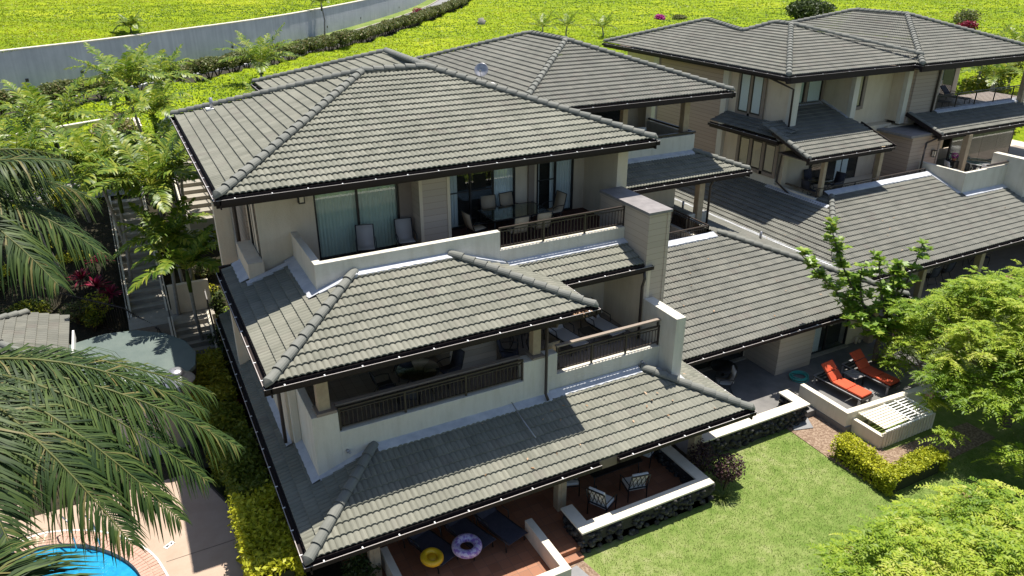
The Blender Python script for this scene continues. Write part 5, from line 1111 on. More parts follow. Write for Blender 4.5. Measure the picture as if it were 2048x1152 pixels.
k0 = chaise('grey sling chaise lounge with raised back against the lanai side wall', (12.55, 18.0, F2), Rz(8), 'sling_w', 'metal_d', 'chaise lounges on the middle lanai')
dup(k0, (11.1, 17.9, F2), Rz(8), label='grey sling chaise lounge next to the gutter corner on the middle lanai')
st = empty('side_table', (11.85, 17.6, F2)); tag(st, 'little black wire side table between the two lanai chaises', 'table'); b = MB(); b.box(-.22, .22, -.22, .22, .38, .40); b.build('tabletop', M['metal_d'], st)
for sx in (-.2, .2):
    for sy in (-.2, .2): b = MB(); b.tube([(sx, sy, .38), (sx * .8, sy * .8, 0)], .012, 5); b.build('leg', M['metal_d'], st)
# lower patio
g = 'dark chaise lounges on the terracotta patio'
k1 = chaise('dark chaise lounge with the yellow swim ring at its foot', (5.1, 14.75, F1), Rz(20), 'chaise', 'metal_d', g, w=.68)
dup(k1, (6.15, 14.75, F1), Rz(18), label='dark chaise lounge with the purple swim ring on it'); dup(k1, (7.05, 14.6, F1), Rz(16), label='dark empty chaise lounge beside the low cream wall')
def ring(label, loc, R1, r, m, rot, cat='swim ring', extra=None):
    root = empty('swim_ring', loc); root.rotation_euler = rot; tag(root, label, cat, 'inflatable swim rings'); b = MB(); b.tube([(R1 * math.cos(t), R1 * math.sin(t), r) for t in [2 * math.pi * k / 40 for k in range(40)]], r, 14, closed=True); b.build('inflated_tube', M[m], root)
    if extra: b = MB(); b.lathe([(0, r * 1.1), (R1 * .62, r * 1.1), (R1 * .62, r * .9), (0, r * .9)], 28); b.build('seat_disc', M['yellow'], root)
    return root
ring('purple and white patterned swim ring on the middle chaise', (5.93, 13.95, .60), .29, .115, 'purple', (.06, .0, .2)); ring('yellow round swim float with closed centre', (4.98, 14.05, .58), .22, .085, 'yellow', (.1, .1, 0), extra=True)
PG = 'dark lattice chairs with white cushions on the dining patio'
def cushion_chair(label, loc, rz):
    root = empty('cushioned_chair', loc, rz); tag(root, label, 'chair', PG)
    b = MB(); b.box(-.27, .27, -.26, .26, .36, .46); b.build('seat_cushion', M['cush_w'], root, .03)
    b = MB(); b.add([(-.25, .24, .46), (.25, .24, .46), (.25, .42, 1.02), (-.25, .42, 1.02), (-.25, .15, .48), (.25, .15, .48), (.25, .33, 1.04), (-.25, .33, 1.04)], [(0, 1, 2, 3), (7, 6, 5, 4), (0, 4, 5, 1), (1, 5, 6, 2), (2, 6, 7, 3), (3, 7, 4, 0)]); b.build('back_cushion', M['cush_w'], root, .03)
    b = MB()
    for i in range(4): t = -.26 + i * .13; b.bar((t, .29, .5), (t + .14, .43, .98), .016); b.bar((t + .14, .29, .5), (t, .43, .98), .016)
    b.bar((-.28, .44, 1.0), (.28, .44, 1.0), .03); b.bar((-.28, .28, .45), (.28, .28, .45), .03); b.build('lattice_back', M['metal_d'], root)
    for s in (-1, 1):
        b = MB(); b.tube([(s * .29, .44, 1.0), (s * .29, .28, .45), (s * .29, .3, 0)], .018, 6); b.tube([(s * .31, .36, .66), (s * .33, -.05, .66), (s * .33, -.25, .6), (s * .30, -.27, 0)], .018, 6); b.bar((s * .29, -.26, .35), (s * .29, .28, .35), .025); b.build('side_frame', M['metal_d'], root)
    return root
q0 = cushion_chair('white cushioned lattice chair nearest the stone wall corner', (10.1, 13.85, F1), Rz(118))
for x, y, a, l in ((11.35, 14.05, 168, 'white cushioned lattice chair in front of the table, back turned to the lawn'), (9.75, 15.1, 70, 'white cushioned chair beside the patio column'), (12.6, 15.2, -60, 'white cushioned chair at the far side of the table under the straw hat')): dup(q0, (x, y, F1), Rz(a), label=l)
round_table('dark rectangular patio table with straw hat on it', (11.1, 15.0, F1), rect=(1.7, 1.0), top='metal_d')
h = empty('straw_hat', (11.75, 14.95, F1 + .72)); tag(h, 'yellow straw hat lying on the patio table', 'hat'); b = MB(); b.lathe([(0, .13), (.07, .13), (.10, .09), (.11, .03), (.2, .015), (.26, .03), (.26, .02), (.11, .015), (0, .015)], 24); b.build('brim_and_crown', M['straw'], h)
h = empty('flower_vase', (11.0, 14.95, F1 + .72)); tag(h, 'small vase of pink flowers on the patio table', 'vase'); b = MB(); b.lathe([(0, 0), (.04, 0), (.05, .06), (.03, .1)], 12); b.build('vase', M['white'], h); leaves('blossom', blob((0, 0, .14), .08, 60, .7), .07, M['lf_mag'], h, aspect=.9)
# orange loungers
g = 'orange cushioned sun loungers'
def lounger(label, loc, rz):
    root = empty('sun_lounger', loc, rz); tag(root, label, 'sun lounger', g); L = 1.95; w = .66
    b = MB()
    for x in (-w / 2, w / 2): b.bar((x, -L / 2, .30), (x, L / 2, .30), .05, .09)
    for i in range(12): y = -L / 2 + .05 + i * .17; b.bar((-w / 2, y, .33), (w / 2, y, .33), .08, .02)
    b.bar((-w / 2, -L / 2, .30), (w / 2, -L / 2, .30), .05, .09); b.bar((-w / 2, L / 2, .30), (w / 2, L / 2, .30), .05, .09); b.build('frame', M['metal_d'], root)
    b = MB(); b.bar((-w / 2 - .03, -L / 2, .352), (-w / 2 - .03, L / 2, .352), .045, .018); b.bar((w / 2 + .03, -L / 2, .352), (w / 2 + .03, L / 2, .352), .045, .018); b.bar((-w / 2, L / 2 - .02, .355), (w / 2, L / 2 - .02, .355), .09, .018); b.build('edge_strip', M['galv'], root)
    for x in (-w / 2, w / 2):
        for y in (-L / 2 + .06, L / 2 - .06): b = MB(); b.box(x - .035, x + .035, y - .035, y + .035, 0, .3); b.build('leg', M['galv'], root)
    a = Rz(42); y1 = L / 2 - .72; segs = [((-L / 2 + .02, .40), (-L / 2 + .62, .40)), ((-L / 2 + .64, .40), (y1, .40)), ((y1 + .02, .41), (y1 + .36 * math.cos(a), .41 + .36 * math.sin(a))), ((y1 + .38 * math.cos(a), .41 + .38 * math.sin(a)), (y1 + .74 * math.cos(a), .41 + .74 * math.sin(a)))]
    for p, q in segs: b = MB(); b.bar((0, p[0], p[1]), (0, q[0], q[1]), w - .07, .09); b.build('cushion', M['orange'], root, .025)
    b = MB(); b.bar((0, y1 + .55 * math.cos(a), .36 + .5 * math.sin(a)), (0, y1 + .62, .33), .04); b.build('back_stay', M['metal_d'], root)
    return root
lounger('orange sun lounger nearer the enclosure, left of the small dark table', (21.35, 15.1, .245), Rz(5)); lounger('orange sun lounger partly under the tree, right of the small dark table', (22.95, 15.2, .245), Rz(5))
st = empty('side_table', (22.2, 15.35, .245)); tag(st, 'square dark slatted table between the two orange loungers', 'table'); b = MB()
for i in range(6): b.box(-.28, .28, -.28 + i * .095, -.28 + i * .095 + .08, .40, .43)
b.build('tabletop', M['coping'], st)
for sx in (-.25, .25):
    for sy in (-.25, .25): b = MB(); b.box(sx - .025, sx + .025, sy - .025, sy + .025, 0, .4); b.build('leg', M['metal_d'], st)
h = empty('garden_hose', (20.75, 16.55, .25)); tag(h, 'coiled teal garden hose on the terrace by the siding corner', 'hose'); b = MB(); pts = []
for i in range(220): t = i * .22; rr = .28 + .05 * math.sin(t * .37) + .02 * math.sin(t * 1.7); pts.append((rr * math.cos(t) * 1.15 + .03 * math.sin(t * .11), rr * math.sin(t), .02 + .0006 * i + .01 * math.sin(t * .9)))
b.tube(pts, .014, 5); b.build('coil', M['hose'], h)
t2 = empty('patio_table', (18.35, 18.0, .25)); tag(t2, 'black round low table in the shade of the terrace', 'table'); b = MB(); b.lathe([(0, .42), (.5, .42), (.5, .39), (0, .39)], 28); b.build('tabletop', M['metal_d'], t2); b = MB(); b.tube([(0, 0, 0), (0, 0, .39)], .05, 8); b.build('pedestal', M['metal_d'], t2)
c = sling_chair('striped towel draped chair at the shaded terrace edge', (17.6, 17.2, .25), Rz(-120), 'sling_w', 'terrace chairs'); b = MB()
for i in range(6): x = -.2 + i * .08; b.bar((x, .335, .98 - .02), (x, .30, .45), .035, .008)
b.build('towel', M['white'], c)
# middle building furniture
TG = 'white wire chairs on the upper deck of the middle building'
sling_chair('white wire chair behind the parapet of the middle building', (20.1, 26.4, F3 + .25), Rz(-30), 'white', TG, 'white')
round_table('dark table in the shade of the middle building lanai', (19.3, 24.3, F2), .55); mm = sling_chair('tan chair facing the table in the middle building lanai', (18.4, 23.7, F2), Rz(120), 'sling', 'chairs on the middle building lanai')
dup(mm, (20.3, 24.6, F2), Rz(-70), label='tan chair by the end column of the middle building lanai'); dup(mm, (18.9, 25.2, F2), Rz(10), label='tan chair at the back of the middle building lanai')
# right building furniture
round_table('round dark table with glass top on the right building lanai', (30.7, 25.3, F2), .6); g = 'dark chairs around the right building lanai table'; rr0 = sling_chair('dark chair left of the round table on the right building lanai', (29.75, 25.1, F2), Rz(90), 'chaise', g)
for x, y, a, l in ((31.7, 25.2, -80, 'dark chair right of the round table on the right building lanai'), (30.6, 24.45, 170, 'dark chair in front of the round table on the right building lanai'), (31.0, 26.1, 0, 'dark chair behind the round table on the right building lanai')): dup(rr0, (x, y, F2), Rz(a), label=l)
round_table('white round patio table with glass top on the right hand deck', (41.3, 23.8, F2), .75, .74, 'table_glass', 'white'); g = 'white chairs around the white patio table'; w0 = sling_chair('white sling chair with its back to the lawn right of the white table', (42.3, 23.2, F2), Rz(-140), 'white', g, 'white')
for x, y, a, l in ((40.5, 23.1, 140, 'white chair left of the white table beside the tan post'), (41.9, 24.6, -20, 'white chair behind the white table'), (39.2, 24.0, 60, 'white chair left of the tan post')): dup(w0, (x, y, F2), Rz(a), label=l)
f_ = empty('flower_pot', (39.6, 24.3, F2 + .9)); tag(f_, 'potted yellow and purple flowers beside the tan post', 'flower pot'); b = MB(); b.lathe([(0, 0), (.1, 0), (.13, .16), (0, .16)], 12); b.build('pot', M['terracotta'], f_); leaves('blossom', blob((0, 0, .28), .17, 90), .1, M['lf_mag'], f_); b = MB(); b.box(-.2, .2, -.2, .2, -.9, 0); b.build('stand', M['metal_d'], f_)
s0 = chaise('dark cushioned sofa chair on the right upper lanai', (42.5, 28.2, F3), Rz(0), 'chaise', 'metal_d', 'dark seats on the right upper lanai'); dup(s0, (44.5, 28.3, F3), Rz(10), label='dark lounge chair farther right on the right upper lanai')
u0 = sling_chair('dark sling chair on the lower patio of the right building', (37.6, 20.4, .25), Rz(60), 'chaise', 'chairs on the right building lower patio')
dup(u0, (32.9, 20.0, .25), Rz(170), label='grey backed chair left of the tan post on the lower patio'); dup(u0, (34.1, 20.1, .25), Rz(176), label='chair backed against the tan post on the lower patio'); round_table('dark table on the right building lower patio', (36.8, 20.9, .25), .5)

# =================================================================== TREES AT THE RIGHT
def broad_tree(label, base, crown, rx, ry, zlo, zhi, nclump, per, size, m, group=None, seed=3, limbs=9, flowers=0, name='shade_tree', trunk_r=.16, spray=0):
    rr = random.Random(seed); root = empty(name, base); tag(root, label, 'tree', group); o = np.array(base, float); cx, cy = crown[0] - o[0], crown[1] - o[1]
    cl = []
    for i in range(nclump):
        a = rr.uniform(0, 6.283); q = math.sqrt(rr.random()) * (1.12 if rr.random() < .12 else 1); ex = rx * (1 + .14 * math.sin(a * 3 + seed) + .10 * math.sin(a * 7 + 2 * seed)); ey = ry * (1 + .14 * math.sin(a * 3 + seed) + .10 * math.sin(a * 5 + seed))
        x = cx + q * math.cos(a) * ex; y = cy + q * math.sin(a) * ey; z = zlo + (zhi - zlo) * math.sqrt(max(0, 1 - q * q)) - o[2] + rr.uniform(-.35, .12) - (rr.random() < .35) * rr.uniform(.3, 1.1)
        cl.append((x, y, z, rr.uniform(.24, .66)))
    P = np.concatenate([blob((x, y, z), r, int(per * (r / .45) ** 2), .38, .3) for x, y, z, r in cl])
    ub = np.concatenate([np.full(int(per * (r / .45) ** 2), .15 + .7 * rr.random()) for x, y, z, r in cl])
    if spray:
        PP = []; DD = []; UU = []
        for x, y, z, r in cl:
            k = int(spray * (r / .45) ** 1.6); o_ = blob((x, y, z), r, k, .42, .2); a = NR.uniform(0, 6.283, k); el = NR.uniform(-.55, .55, k); d = np.column_stack([np.cos(a) * np.cos(el), np.sin(a) * np.cos(el), np.sin(el)])
            sd = np.column_stack([-np.sin(a), np.cos(a), a * 0]); ln = NR.uniform(.30, .55, k); uu = .12 + .65 * rr.random() + NR.uniform(-.12, .2, k)
            for j in range(7):
                t = (j + .6) / 7
                for sg in (-1, 1):
                    ds = sd * sg + d * .55; ds /= np.linalg.norm(ds, axis=1)[:, None]; ps = o_ + d * (ln * t)[:, None] + ds * size * .42; ps[:, 2] -= .16 * t * t * ln / .4; PP.append(ps); DD.append(ds * 2.2); UU.append(uu)
        leaves('crown', np.concatenate(PP), size, M[m], root, up=.72, aspect=.36, uvb=np.concatenate(UU), Dr=np.concatenate(DD))
    else: leaves('crown', P, size, M[m], root, up=.55, aspect=.42, uvb=ub)
    if flowers:
        idx = rr.sample(range(len(cl)), min(flowers, len(cl))); Pf = np.concatenate([blob((cl[i][0], cl[i][1], cl[i][2] + cl[i][3] * .3), .16, 26, .5) for i in idx]); leaves('blossom', Pf, .085, M['lf_pink'], root, up=.5, aspect=.8)
    b = MB(); th = (zlo - o[2]) * .8; b.tube([(0, 0, -.2), (cx * .12, cy * .12, th * .5), (cx * .3, cy * .3, th)], [trunk_r * 1.25, trunk_r, trunk_r * .85], 10); b.build('trunk', M['bark'], root)
    for i in range(limbs):
        x, y, z, r = cl[i * len(cl) // limbs]; b = MB(); s = Vector((cx * .3, cy * .3, th * .95)); e = Vector((x, y, z - .1)); md = s.lerp(e, .5) + Vector((rr.uniform(-.2, .2), rr.uniform(-.2, .2), .15)); b.tube([s, s.lerp(md, .5) + Vector((0, 0, .1)), md, md.lerp(e, .5), e], [trunk_r * .6, trunk_r * .45, trunk_r * .32, trunk_r * .2, .015], 6)
        for _ in range(3):
            t = md.lerp(e, rr.uniform(.1, .8)); q = t + Vector((rr.uniform(-.7, .7), rr.uniform(-.7, .7), rr.uniform(-.1, .4))); b.tube([t, t.lerp(q, .5) + Vector((0, 0, .05)), q], [.03, .02, .008], 5)
        b.build('limb', M['bark'], root)
    return root
broad_tree('spreading feathery leaved shade tree in the right of the lawn with pink blossoms', (25.0, 11.3, 0), (26.0, 11.3), 4.6, 4.1, 1.5, 5.1, 350, 230, .13, 'lf_tree', 'feathery shade trees', 3, 14, 26, spray=26)
broad_tree('feathery shade tree crown filling the bottom right corner of the lawn', (15.2, 4.4, 0), (15.0, 4.6), 4.2, 3.6, 2.0, 4.2, 290, 300, .115, 'lf_tree', 'feathery shade trees', 8, 10, 10, spray=34)
# branching tree with rosettes of large leaves
pt = empty('almond_tree', (24.3, 16.0, 0)); tag(pt, 'candelabra branched tree with rosettes of big glossy leaves before the low roof', 'tree'); o = np.array((24.3, 16.0, 0))
BR = [((24.25, 16.0, 1.9), (22.6, 16.6, 3.2), (21.5, 17.0, 6.1)), ((24.25, 16.0, 1.9), (22.4, 16.4, 2.9), (20.25, 17.0, 5.2)), ((24.25, 16.0, 2.1), (25.4, 16.2, 3.0), (26.3, 16.5, 4.85)), ((24.25, 16.0, 2.3), (23.9, 16.2, 3.2), (23.8, 16.5, 4.7)), ((24.25, 16.0, 1.8), (23.2, 15.8, 2.3), (21.9, 15.9, 2.75)),
      ((23.3, 16.2, 2.6), (22.9, 16.4, 3.4), (23.0, 16.5, 4.3)), ((24.25, 16, 1.9), (24.8, 15.6, 2.4), (25.6, 15.6, 2.9)), ((24.2, 16, 1.7), (23.6, 15.5, 2.0), (22.9, 15.4, 2.1)), ((24.4, 16, 2.2), (24.8, 16.4, 3.1), (24.9, 16.4, 4.2)), ((24.25, 16, 1.7), (24.0, 15.4, 2.2), (23.7, 15.2, 2.7)), ((24.25, 16, 2), (25.2, 16.2, 3.1), (25.1, 16.5, 4.0))]
b = MB(); b.tube([(0, 0, -.2), (-.08, .05, 1), (-.05, 0, 2.3)], [.12, .10, .07], 8); b.build('trunk', M['bark'], pt)
PP = []; DD = []; UU = []
for a, m_, c in BR:
    a, m_, c = [np.array(v) - o for v in (a, m_, c)]; b = MB(); cur = [tuple((1 - t) ** 2 * a + 2 * t * (1 - t) * m_ + t * t * c) for t in np.linspace(0, 1, 7)]; b.tube(cur, [.06, .05, .045, .038, .03, .025, .018], 6); b.build('limb', M['bark'], pt)
    L = np.linalg.norm(c - a)
    for t in np.arange(.22, 1.01, .115 / L * 1.0):
        p = (1 - t) ** 2 * a + 2 * t * (1 - t) * m_ + t * t * c; sp = .10 + .12 * (1 - t)
        p = p + NR.normal(size=3) * sp
        for k in range(11):
            an = k * 2.4 + NR.uniform(-.3, .3); d = np.array([math.cos(an), math.sin(an), NR.uniform(.1, .8)]); d /= np.linalg.norm(d); PP.append(p + d * .15); DD.append(d); UU.append(.25 + .6 * NR.random())
leaves('crown', np.array(PP), .31, M['lf_plum'], pt, up=.7, aspect=.5, uvb=np.array(UU), Dr=np.array(DD))
# =================================================================== SHRUBS
def shrub(label, loc, r, h, m, n=600, size=.12, group=None, uvb=None, name='shrub', stems=True, cat='shrub', flat=.8, up=.4):
    root = empty(name, loc); tag(root, label, cat, group)
    pp = np.concatenate([blob((R_.uniform(-.35, .35) * r, R_.uniform(-.35, .35) * r, h * .6 + R_.uniform(-.1, .12) * h), r * .72, n // 4, flat * h / (2 * r) * 1.2, .45) for _ in range(4)]); pp[:, 2] = np.maximum(pp[:, 2], .03)
    leaves('foliage', pp, size, M[m], root, up=up, aspect=.5, uvb=uvb)
    b = MB()
    for i in range(5): a = i * 1.26 + R_.random(); b.tube([(0, 0, -.05), (math.cos(a) * r * .25, math.sin(a) * r * .25, h * .4), (math.cos(a) * r * .5, math.sin(a) * r * .5, h * .8)], [.03, .022, .01], 5)
    b.build('stems', M['bark'], root); return root
def spiky(label, loc, r, h, m, n=26, w=.06, group=None, cat='plant', name='ti_plant'):
    root = empty(name, loc); tag(root, label, cat, group); V = []; F = []; U = []
    for i in range(n):
        a = i * 2.4; e = R_.uniform(.25, 1.35); l = r * R_.uniform(.75, 1.15); d = np.array([math.cos(a) * math.cos(e), math.sin(a) * math.cos(e), math.sin(e)]); s = np.array([-math.sin(a), math.cos(a), 0]); base = len(V); u = R_.random()
        for t, ww in ((0, .4), (.4, 1), (.75, .7), (1, .05)): p = np.array([0, 0, h]) + d * l * t - np.array([0, 0, .35 * l * t * t]); V += [p - s * w * ww, p + s * w * ww]
        for k in range(3): F.append((base + 2 * k, base + 2 * k + 1, base + 2 * k + 3, base + 2 * k + 2)); U += [(u, .5)] * 4
    mesh_np('leaf_rosette', np.array(V), np.array(F), M[m], root, np.array(U)); b = MB(); b.tube([(0, 0, -.1), (0, 0, h)], .03, 6); b.build('stem', M['bark'], root); return root
shrub('dark purple leaved shrub at the outer corner of the stone wall patio', (14.05, 13.15, 0), .62, 1.35, 'lf_purple', 1500, .09); shrub('purple leaved shrub hidden under the eave beside the patio post', (13.9, 14.0, 0), .5, 1.3, 'lf_purple', 800, .09)
spiky('grassy tuft at the foot of the purple shrub', (13.75, 12.85, 0), .5, .05, 'grassy', 60, .012, cat='grass tuft', name='grass_tuft')
shrub('dark green fern like shrub between the patio wall and the hedge at the bottom', (3.3, 13.4, 0), .6, 1.1, 'lf_dark', 1500, .10); shrub('dark shrub below the low roof gutter by the corner post', (3.25, 14.6, 0), .5, 1.0, 'lf_dark', 900, .10)
for i, (x, y, l) in enumerate(((25.9, 16.6, 'bare twiggy dark shrub right of the terrace wall under the trees'), (26.6, 15.6, 'dark twiggy shrub behind the orange lounger'), (27.8, 17.2, 'dark shrub deeper between the two low roofs'), (28.9, 16.0, 'reddish dark shrub beyond the loungers'))):
    shrub(l, (x, y, 0), .7, 1.3, 'lf_purple' if i != 2 else 'lf_dark', 500, .11)
for x, y, l in ((19.4, 3.0, 'a'),): pass
shrub('round green shrub at the right edge beyond the shade tree', (30.5, 14.0, 0), 1.3, 1.8, 'lf_hedge', 2500, .13)
# hillside plants
zs = lambda x, y: float(ground_z(x, y))
shrub('big dark round bush on the hill at the top of the picture', (88, 80, zs(88, 80) - .3), 3.6, 3.6, 'lf_dark', 5000, .42); shrub('magenta bougainvillea bush on the green slope', (73, 93, 4.8), .9, 1.2, 'lf_mag', 500, .3)
shrub('grey green bush beside the magenta bougainvillea', (75.5, 92, 4.8), 1.4, 1.2, 'lf_olive', 700, .3); shrub('crimson flowering bush on the hill right of the roofs', (97, 62, 4.9), 1.2, 1.8, 'lf_red', 800, .3); shrub('pale green bush with red flowers behind the crimson one', (100, 64, 4.9), 2.0, 2.6, 'lf_olive', 1500, .3)
shrub('red flowering bush in the row along the road', (44, 116, 4.9), 1.0, 1.5, 'lf_red', 500, .25)
ts = empty('tree_stump', (47.5, 100.5, 4.8)); tag(ts, 'pale grey weathered tree stump on the green slope', 'stump'); b = MB(); b.tube([(0, 0, -.2), (.05, 0, .5), (0, .1, 1.1)], [.75, .5, .35], 9); b.tube([(0, 0, .3), (.6, -.2, .7)], [.25, .15], 7); b.tube([(0, 0, .3), (-.6, -.1, .6)], [.25, .12], 7); b.build('stump_wood', M['bark_grey'], ts)
for i, (x, y, l) in enumerate(((49, 80, 'yellow tipped palm tuft behind the middle roof ridge'), (46, 80.5, 'green palm tuft left behind the middle roof ridge'), (52, 77, 'small palm tuft at the right of the middle roof ridge'))): palm((x, y, 6.4), (x, y, 4.8), 12, 2.4, .75, .09, l, seed=40 + i, nl=22, shaft=False, group='palm tufts behind the middle roof')
for i, (x, y, z, h_, l) in enumerate(((56, 33, 3, 3.6, 'palm behind the right upper lanai, nearest its post'), (61, 37, 4, 3.2, 'palm farther right behind the right upper lanai'), (58.5, 34.5, 4, 2.4, 'yellowish palm left behind the right upper lanai'), (67, 38, 4, 3.4, 'palm at the right edge behind the lanai roofs'))): palm((x, y, z + h_), (x, y, z), 13, 2.8, .8, .09, l, seed=50 + i, nl=26, group='palms behind the right upper lanai')
for i, (x, y, l) in enumerate(((56, 32.2, 'bush filling the gap behind the right upper lanai'), (60, 35.5, 'second bush behind the right upper lanai'), (65, 38, 'farther bush right of the lanai palms'))): shrub(l, (x, y, zs(x, y)), 2.2, 3.6, 'lf_hedge', 2200, .3)

# =================================================================== LEFT GARDEN
pav = empty('pool_pavilion', (-1, 25, 0)); tag(pav, 'small round cream pool pavilion with flat green felt roof', 'building')
poly = [(-3.0, 27.0), (-1.9, 27.35), (-.9, 27.15), (0, 26.4), (.55, 25.5), (.78, 24.5), (.66, 23.6), (.2, 22.95), (-.4, 22.6), (-1.2, 22.7), (-2.85, 23.6)]; q = [(x + 1, y - 25) for x, y in poly]
b = MB(); b.prism(q, 2.48, 2.6); b.build('flat_roof', M['flatroof'], pav); b = MB(); b.prism([(x * .985, y * .985) for x, y in q], 2.22, 2.48); b.build('fascia', M['gutter'], pav); b = MB(); b.prism([(x * .88, y * .88) for x, y in q], -.1, 2.22); b.build('wall', M['stucco'], pav)
b = MB(); b.box(-.75, -.35, -1.7, -1.45, 2.6, 2.72); b.build('roof_box', M['white'], pav); b = MB(); b.box(1.15, 1.3, -1.85, -1.75, 2.3, 2.42); b.build('wall_sign', M['white'], pav)
cab = empty('cabana', (-5, 26, 0)); tag(cab, 'small cabana with grey tiled hip roof at the left edge', 'building'); B = Bld(cab)
cr = roof('tiled_roof', [[((-12, 24.4), (1, 0), (0, 1), 2.75, K, 0, 9.15, [(0, 3), (6.15, 3), (9.15, 0)])], [((-2.85, 24.4), (0, 1), (-1, 0), 2.75, K, 0, 4.6, [(0, 0), (3, 3), (4.6, 1.5)])]], M['tile2'], cab)
capset([((-2.95, 24.5, 2.87), (-5.8, 27.35, 3.8)), ((-5.8, 27.35, 3.8), (-12, 27.35, 3.8)), ((-4.2, 28.9, 3.3), (-5.8, 27.4, 3.8))], cr); boxes('bargeboard', [(-2.86, -2.80, 24.4, 27.6, 2.55, 2.85)], M['white'], cr); boxes('wall', [(-12, -3.2, 24.9, 29, 0, 2.6)], M['stucco'], cab); B.done()
b = empty('sink_basin', (-3.0, 29.6, .9)); tag(b, 'white outdoor basin behind the grey cabana roof', 'basin'); mb = MB(); mb.lathe([(.0, .05), (.18, .05), (.26, .12), (.42, .14), (.42, .06), (0, -.05)], 20); mb.build('bowl', M['white'], b); mb = MB(); mb.box(-.12, .12, -.12, .12, -.9, 0); mb.build('pedestal', M['white'], b)
lp = empty('lamp_post', (.62, 22.55, 0)); tag(lp, 'grey metal mushroom shaped lamp post beside the flat green roof', 'street lamp'); b = MB(); b.tube([(0, 0, 0), (0, 0, 2.75)], .05, 10); b.build('pole', M['galv'], lp); b = MB(); b.lathe([(.02, 3.12), (.20, 3.10), (.24, 3.04), (.24, 2.98)], 28); b.lathe([(.22, 2.98), (.50, 2.78), (.52, 2.74), (.48, 2.74), (.1, 2.85)], 28); b.build('shade', M['galv'], lp); b = MB(); b.lathe([(.235, 3.0), (.24, 2.96), (.2, 2.94)], 28); b.build('collar', M['metal_d'], lp)
lp.location = (.05, 22.35, .12)
lad = empty('pool_ladder', (-3.35, 20.0, 0)); tag(lad, 'pair of curved stainless pool ladder rails on the coping', 'ladder')
for s in (0, .62): b = MB(); b.tube([(s * .95 - .28, .30 - s * .5, 0), (s * .95 - .30, .32 - s * .5, .5), (s * .95 - .18, .12 - s * .5, .78), (s * .95 + .02, -.25 - s * .5, .72), (s * .95 + .06, -.40 - s * .5, .2), (s * .95 + .02, -.42 - s * .5, -.6)], .022, 8); b.build('handrail', M['steel'], lad)
def stairs(root_label, x0, x1, y0, y1, z0, z1, n, group='garden stairs'):
    root = empty('staircase', ((x0 + x1) / 2, y0, z0)); tag(root, root_label, 'stairs', group); d = (y1 - y0) / n; h = (z1 - z0) / n; w = (x1 - x0) / 2; b = MB()
    for i in range(n): b.box(-w, w, d * i, d * (i + 1) + .02, h * (i + 1) - .6, h * (i + 1))
    b.build('steps', M['stair'], root)
    for s in (-1, 1): b = MB(); b.add([(s * w, 0, -.6), (s * w, y1 - y0, z1 - z0 - .6), (s * w, y1 - y0, z1 - z0 + .25), (s * w, 0, .25), (s * (w + .16), 0, -.6), (s * (w + .16), y1 - y0, z1 - z0 - .6), (s * (w + .16), y1 - y0, z1 - z0 + .25), (s * (w + .16), 0, .25)], [(0, 1, 2, 3), (7, 6, 5, 4), (3, 2, 6, 7), (0, 3, 7, 4), (1, 5, 6, 2)]); b.build('stringer', M['cream'], root)
    for s in (-1, 1):
        b = MB(); L = y1 - y0; H_ = z1 - z0; b.bar((s * (w + .08), 0, 1.1), (s * (w + .08), L, H_ + 1.1), .04)
        k = int(L / .16)
        for i in range(k + 1): y = L * i / k; z = H_ * i / k; b.bar((s * (w + .08), y, z + .2), (s * (w + .08), y, z + 1.1), .018)
        b.build('railing', M['rail'], root)
    return root
stairs('lower flight of pale concrete steps nearest the building', .35, 1.6, 26.6, 29.2, .1, 1.7, 9); stairs('long flight of concrete steps climbing behind the palms', -1.05, .2, 30.2, 38.0, 1.2, 4.3, 18); stairs('upper flight with wooden stringers near the roof corner', 1.9, 3.1, 35.0, 41.0, 3.6, 5.4, 10)
b = MB(); b.box(-1.2, 1.9, 29.2, 30.4, .8, 1.7); b.box(-1.2, .25, 29.0, 30.4, .0, 1.2); tag(b.build('landing', M['stair']), kind='structure'); b = MB(); b.box(.4, 1.9, 29.9, 30.1, 1.7, 2.9); tag(b.build('landing_wall', M['stucco']), 'cream wall at the stair landing between palm trunks', 'wall')
def fence(label, pts, h=1.3):
    root = empty('picket_fence', pts[0]); tag(root, label, 'fence', 'black metal picket fences'); o = Vector(pts[0])
    for a, c in zip(pts[:-1], pts[1:]):
        a = Vector(a) - o; c = Vector(c) - o; b = MB(); b.bar(a + Vector((0, 0, h)), c + Vector((0, 0, h)), .035); b.bar(a + Vector((0, 0, .15)), c + Vector((0, 0, .15)), .03); n = max(2, int((c - a).length / .12))
        for i in range(n + 1): p = a.lerp(c, i / n); b.bar(p, p + Vector((0, 0, h + .08)), .018)
        b.build('fence_panel', M['rail'], root)
fence('black picket fence between the planting and the pavilion on the left', [(-9, 38.5, 2.2), (-6.2, 36, 1.3), (-3.8, 33.6, .8), (-1.3, 31.2, .5), (-.2, 29, .3), (.1, 27.8, .1)]); fence('short black picket fence between pavilion and building', [(.5, 26.4, 0), (1.6, 26.2, 0), (2.5, 26.1, 0)])
fence('black picket fence above the palms near the parapet', [(-4, 43.5, 4.5), (0, 42.5, 4.6), (3.5, 41.8, 4.8)], 1.1)
pw = empty('garden_parapet', (0, 46, 4)); tag(pw, 'low cream garden wall turning a corner behind the palms', 'wall')
for p, q in (((-9, 2.0), (-1, 6.0)), ((-1, 6.0), (.9, 5.4)), ((.9, 5.4), (1.05, -5.2))): b = MB(); b.bar((*p, .6), (*q, .6), .22, 1.6); b.build('wall_run', M['stucco'], pw); b = MB(); b.bar((*p, 1.44), (*q, 1.44), .32, .08); b.build('wall_cap', M['cream'], pw)
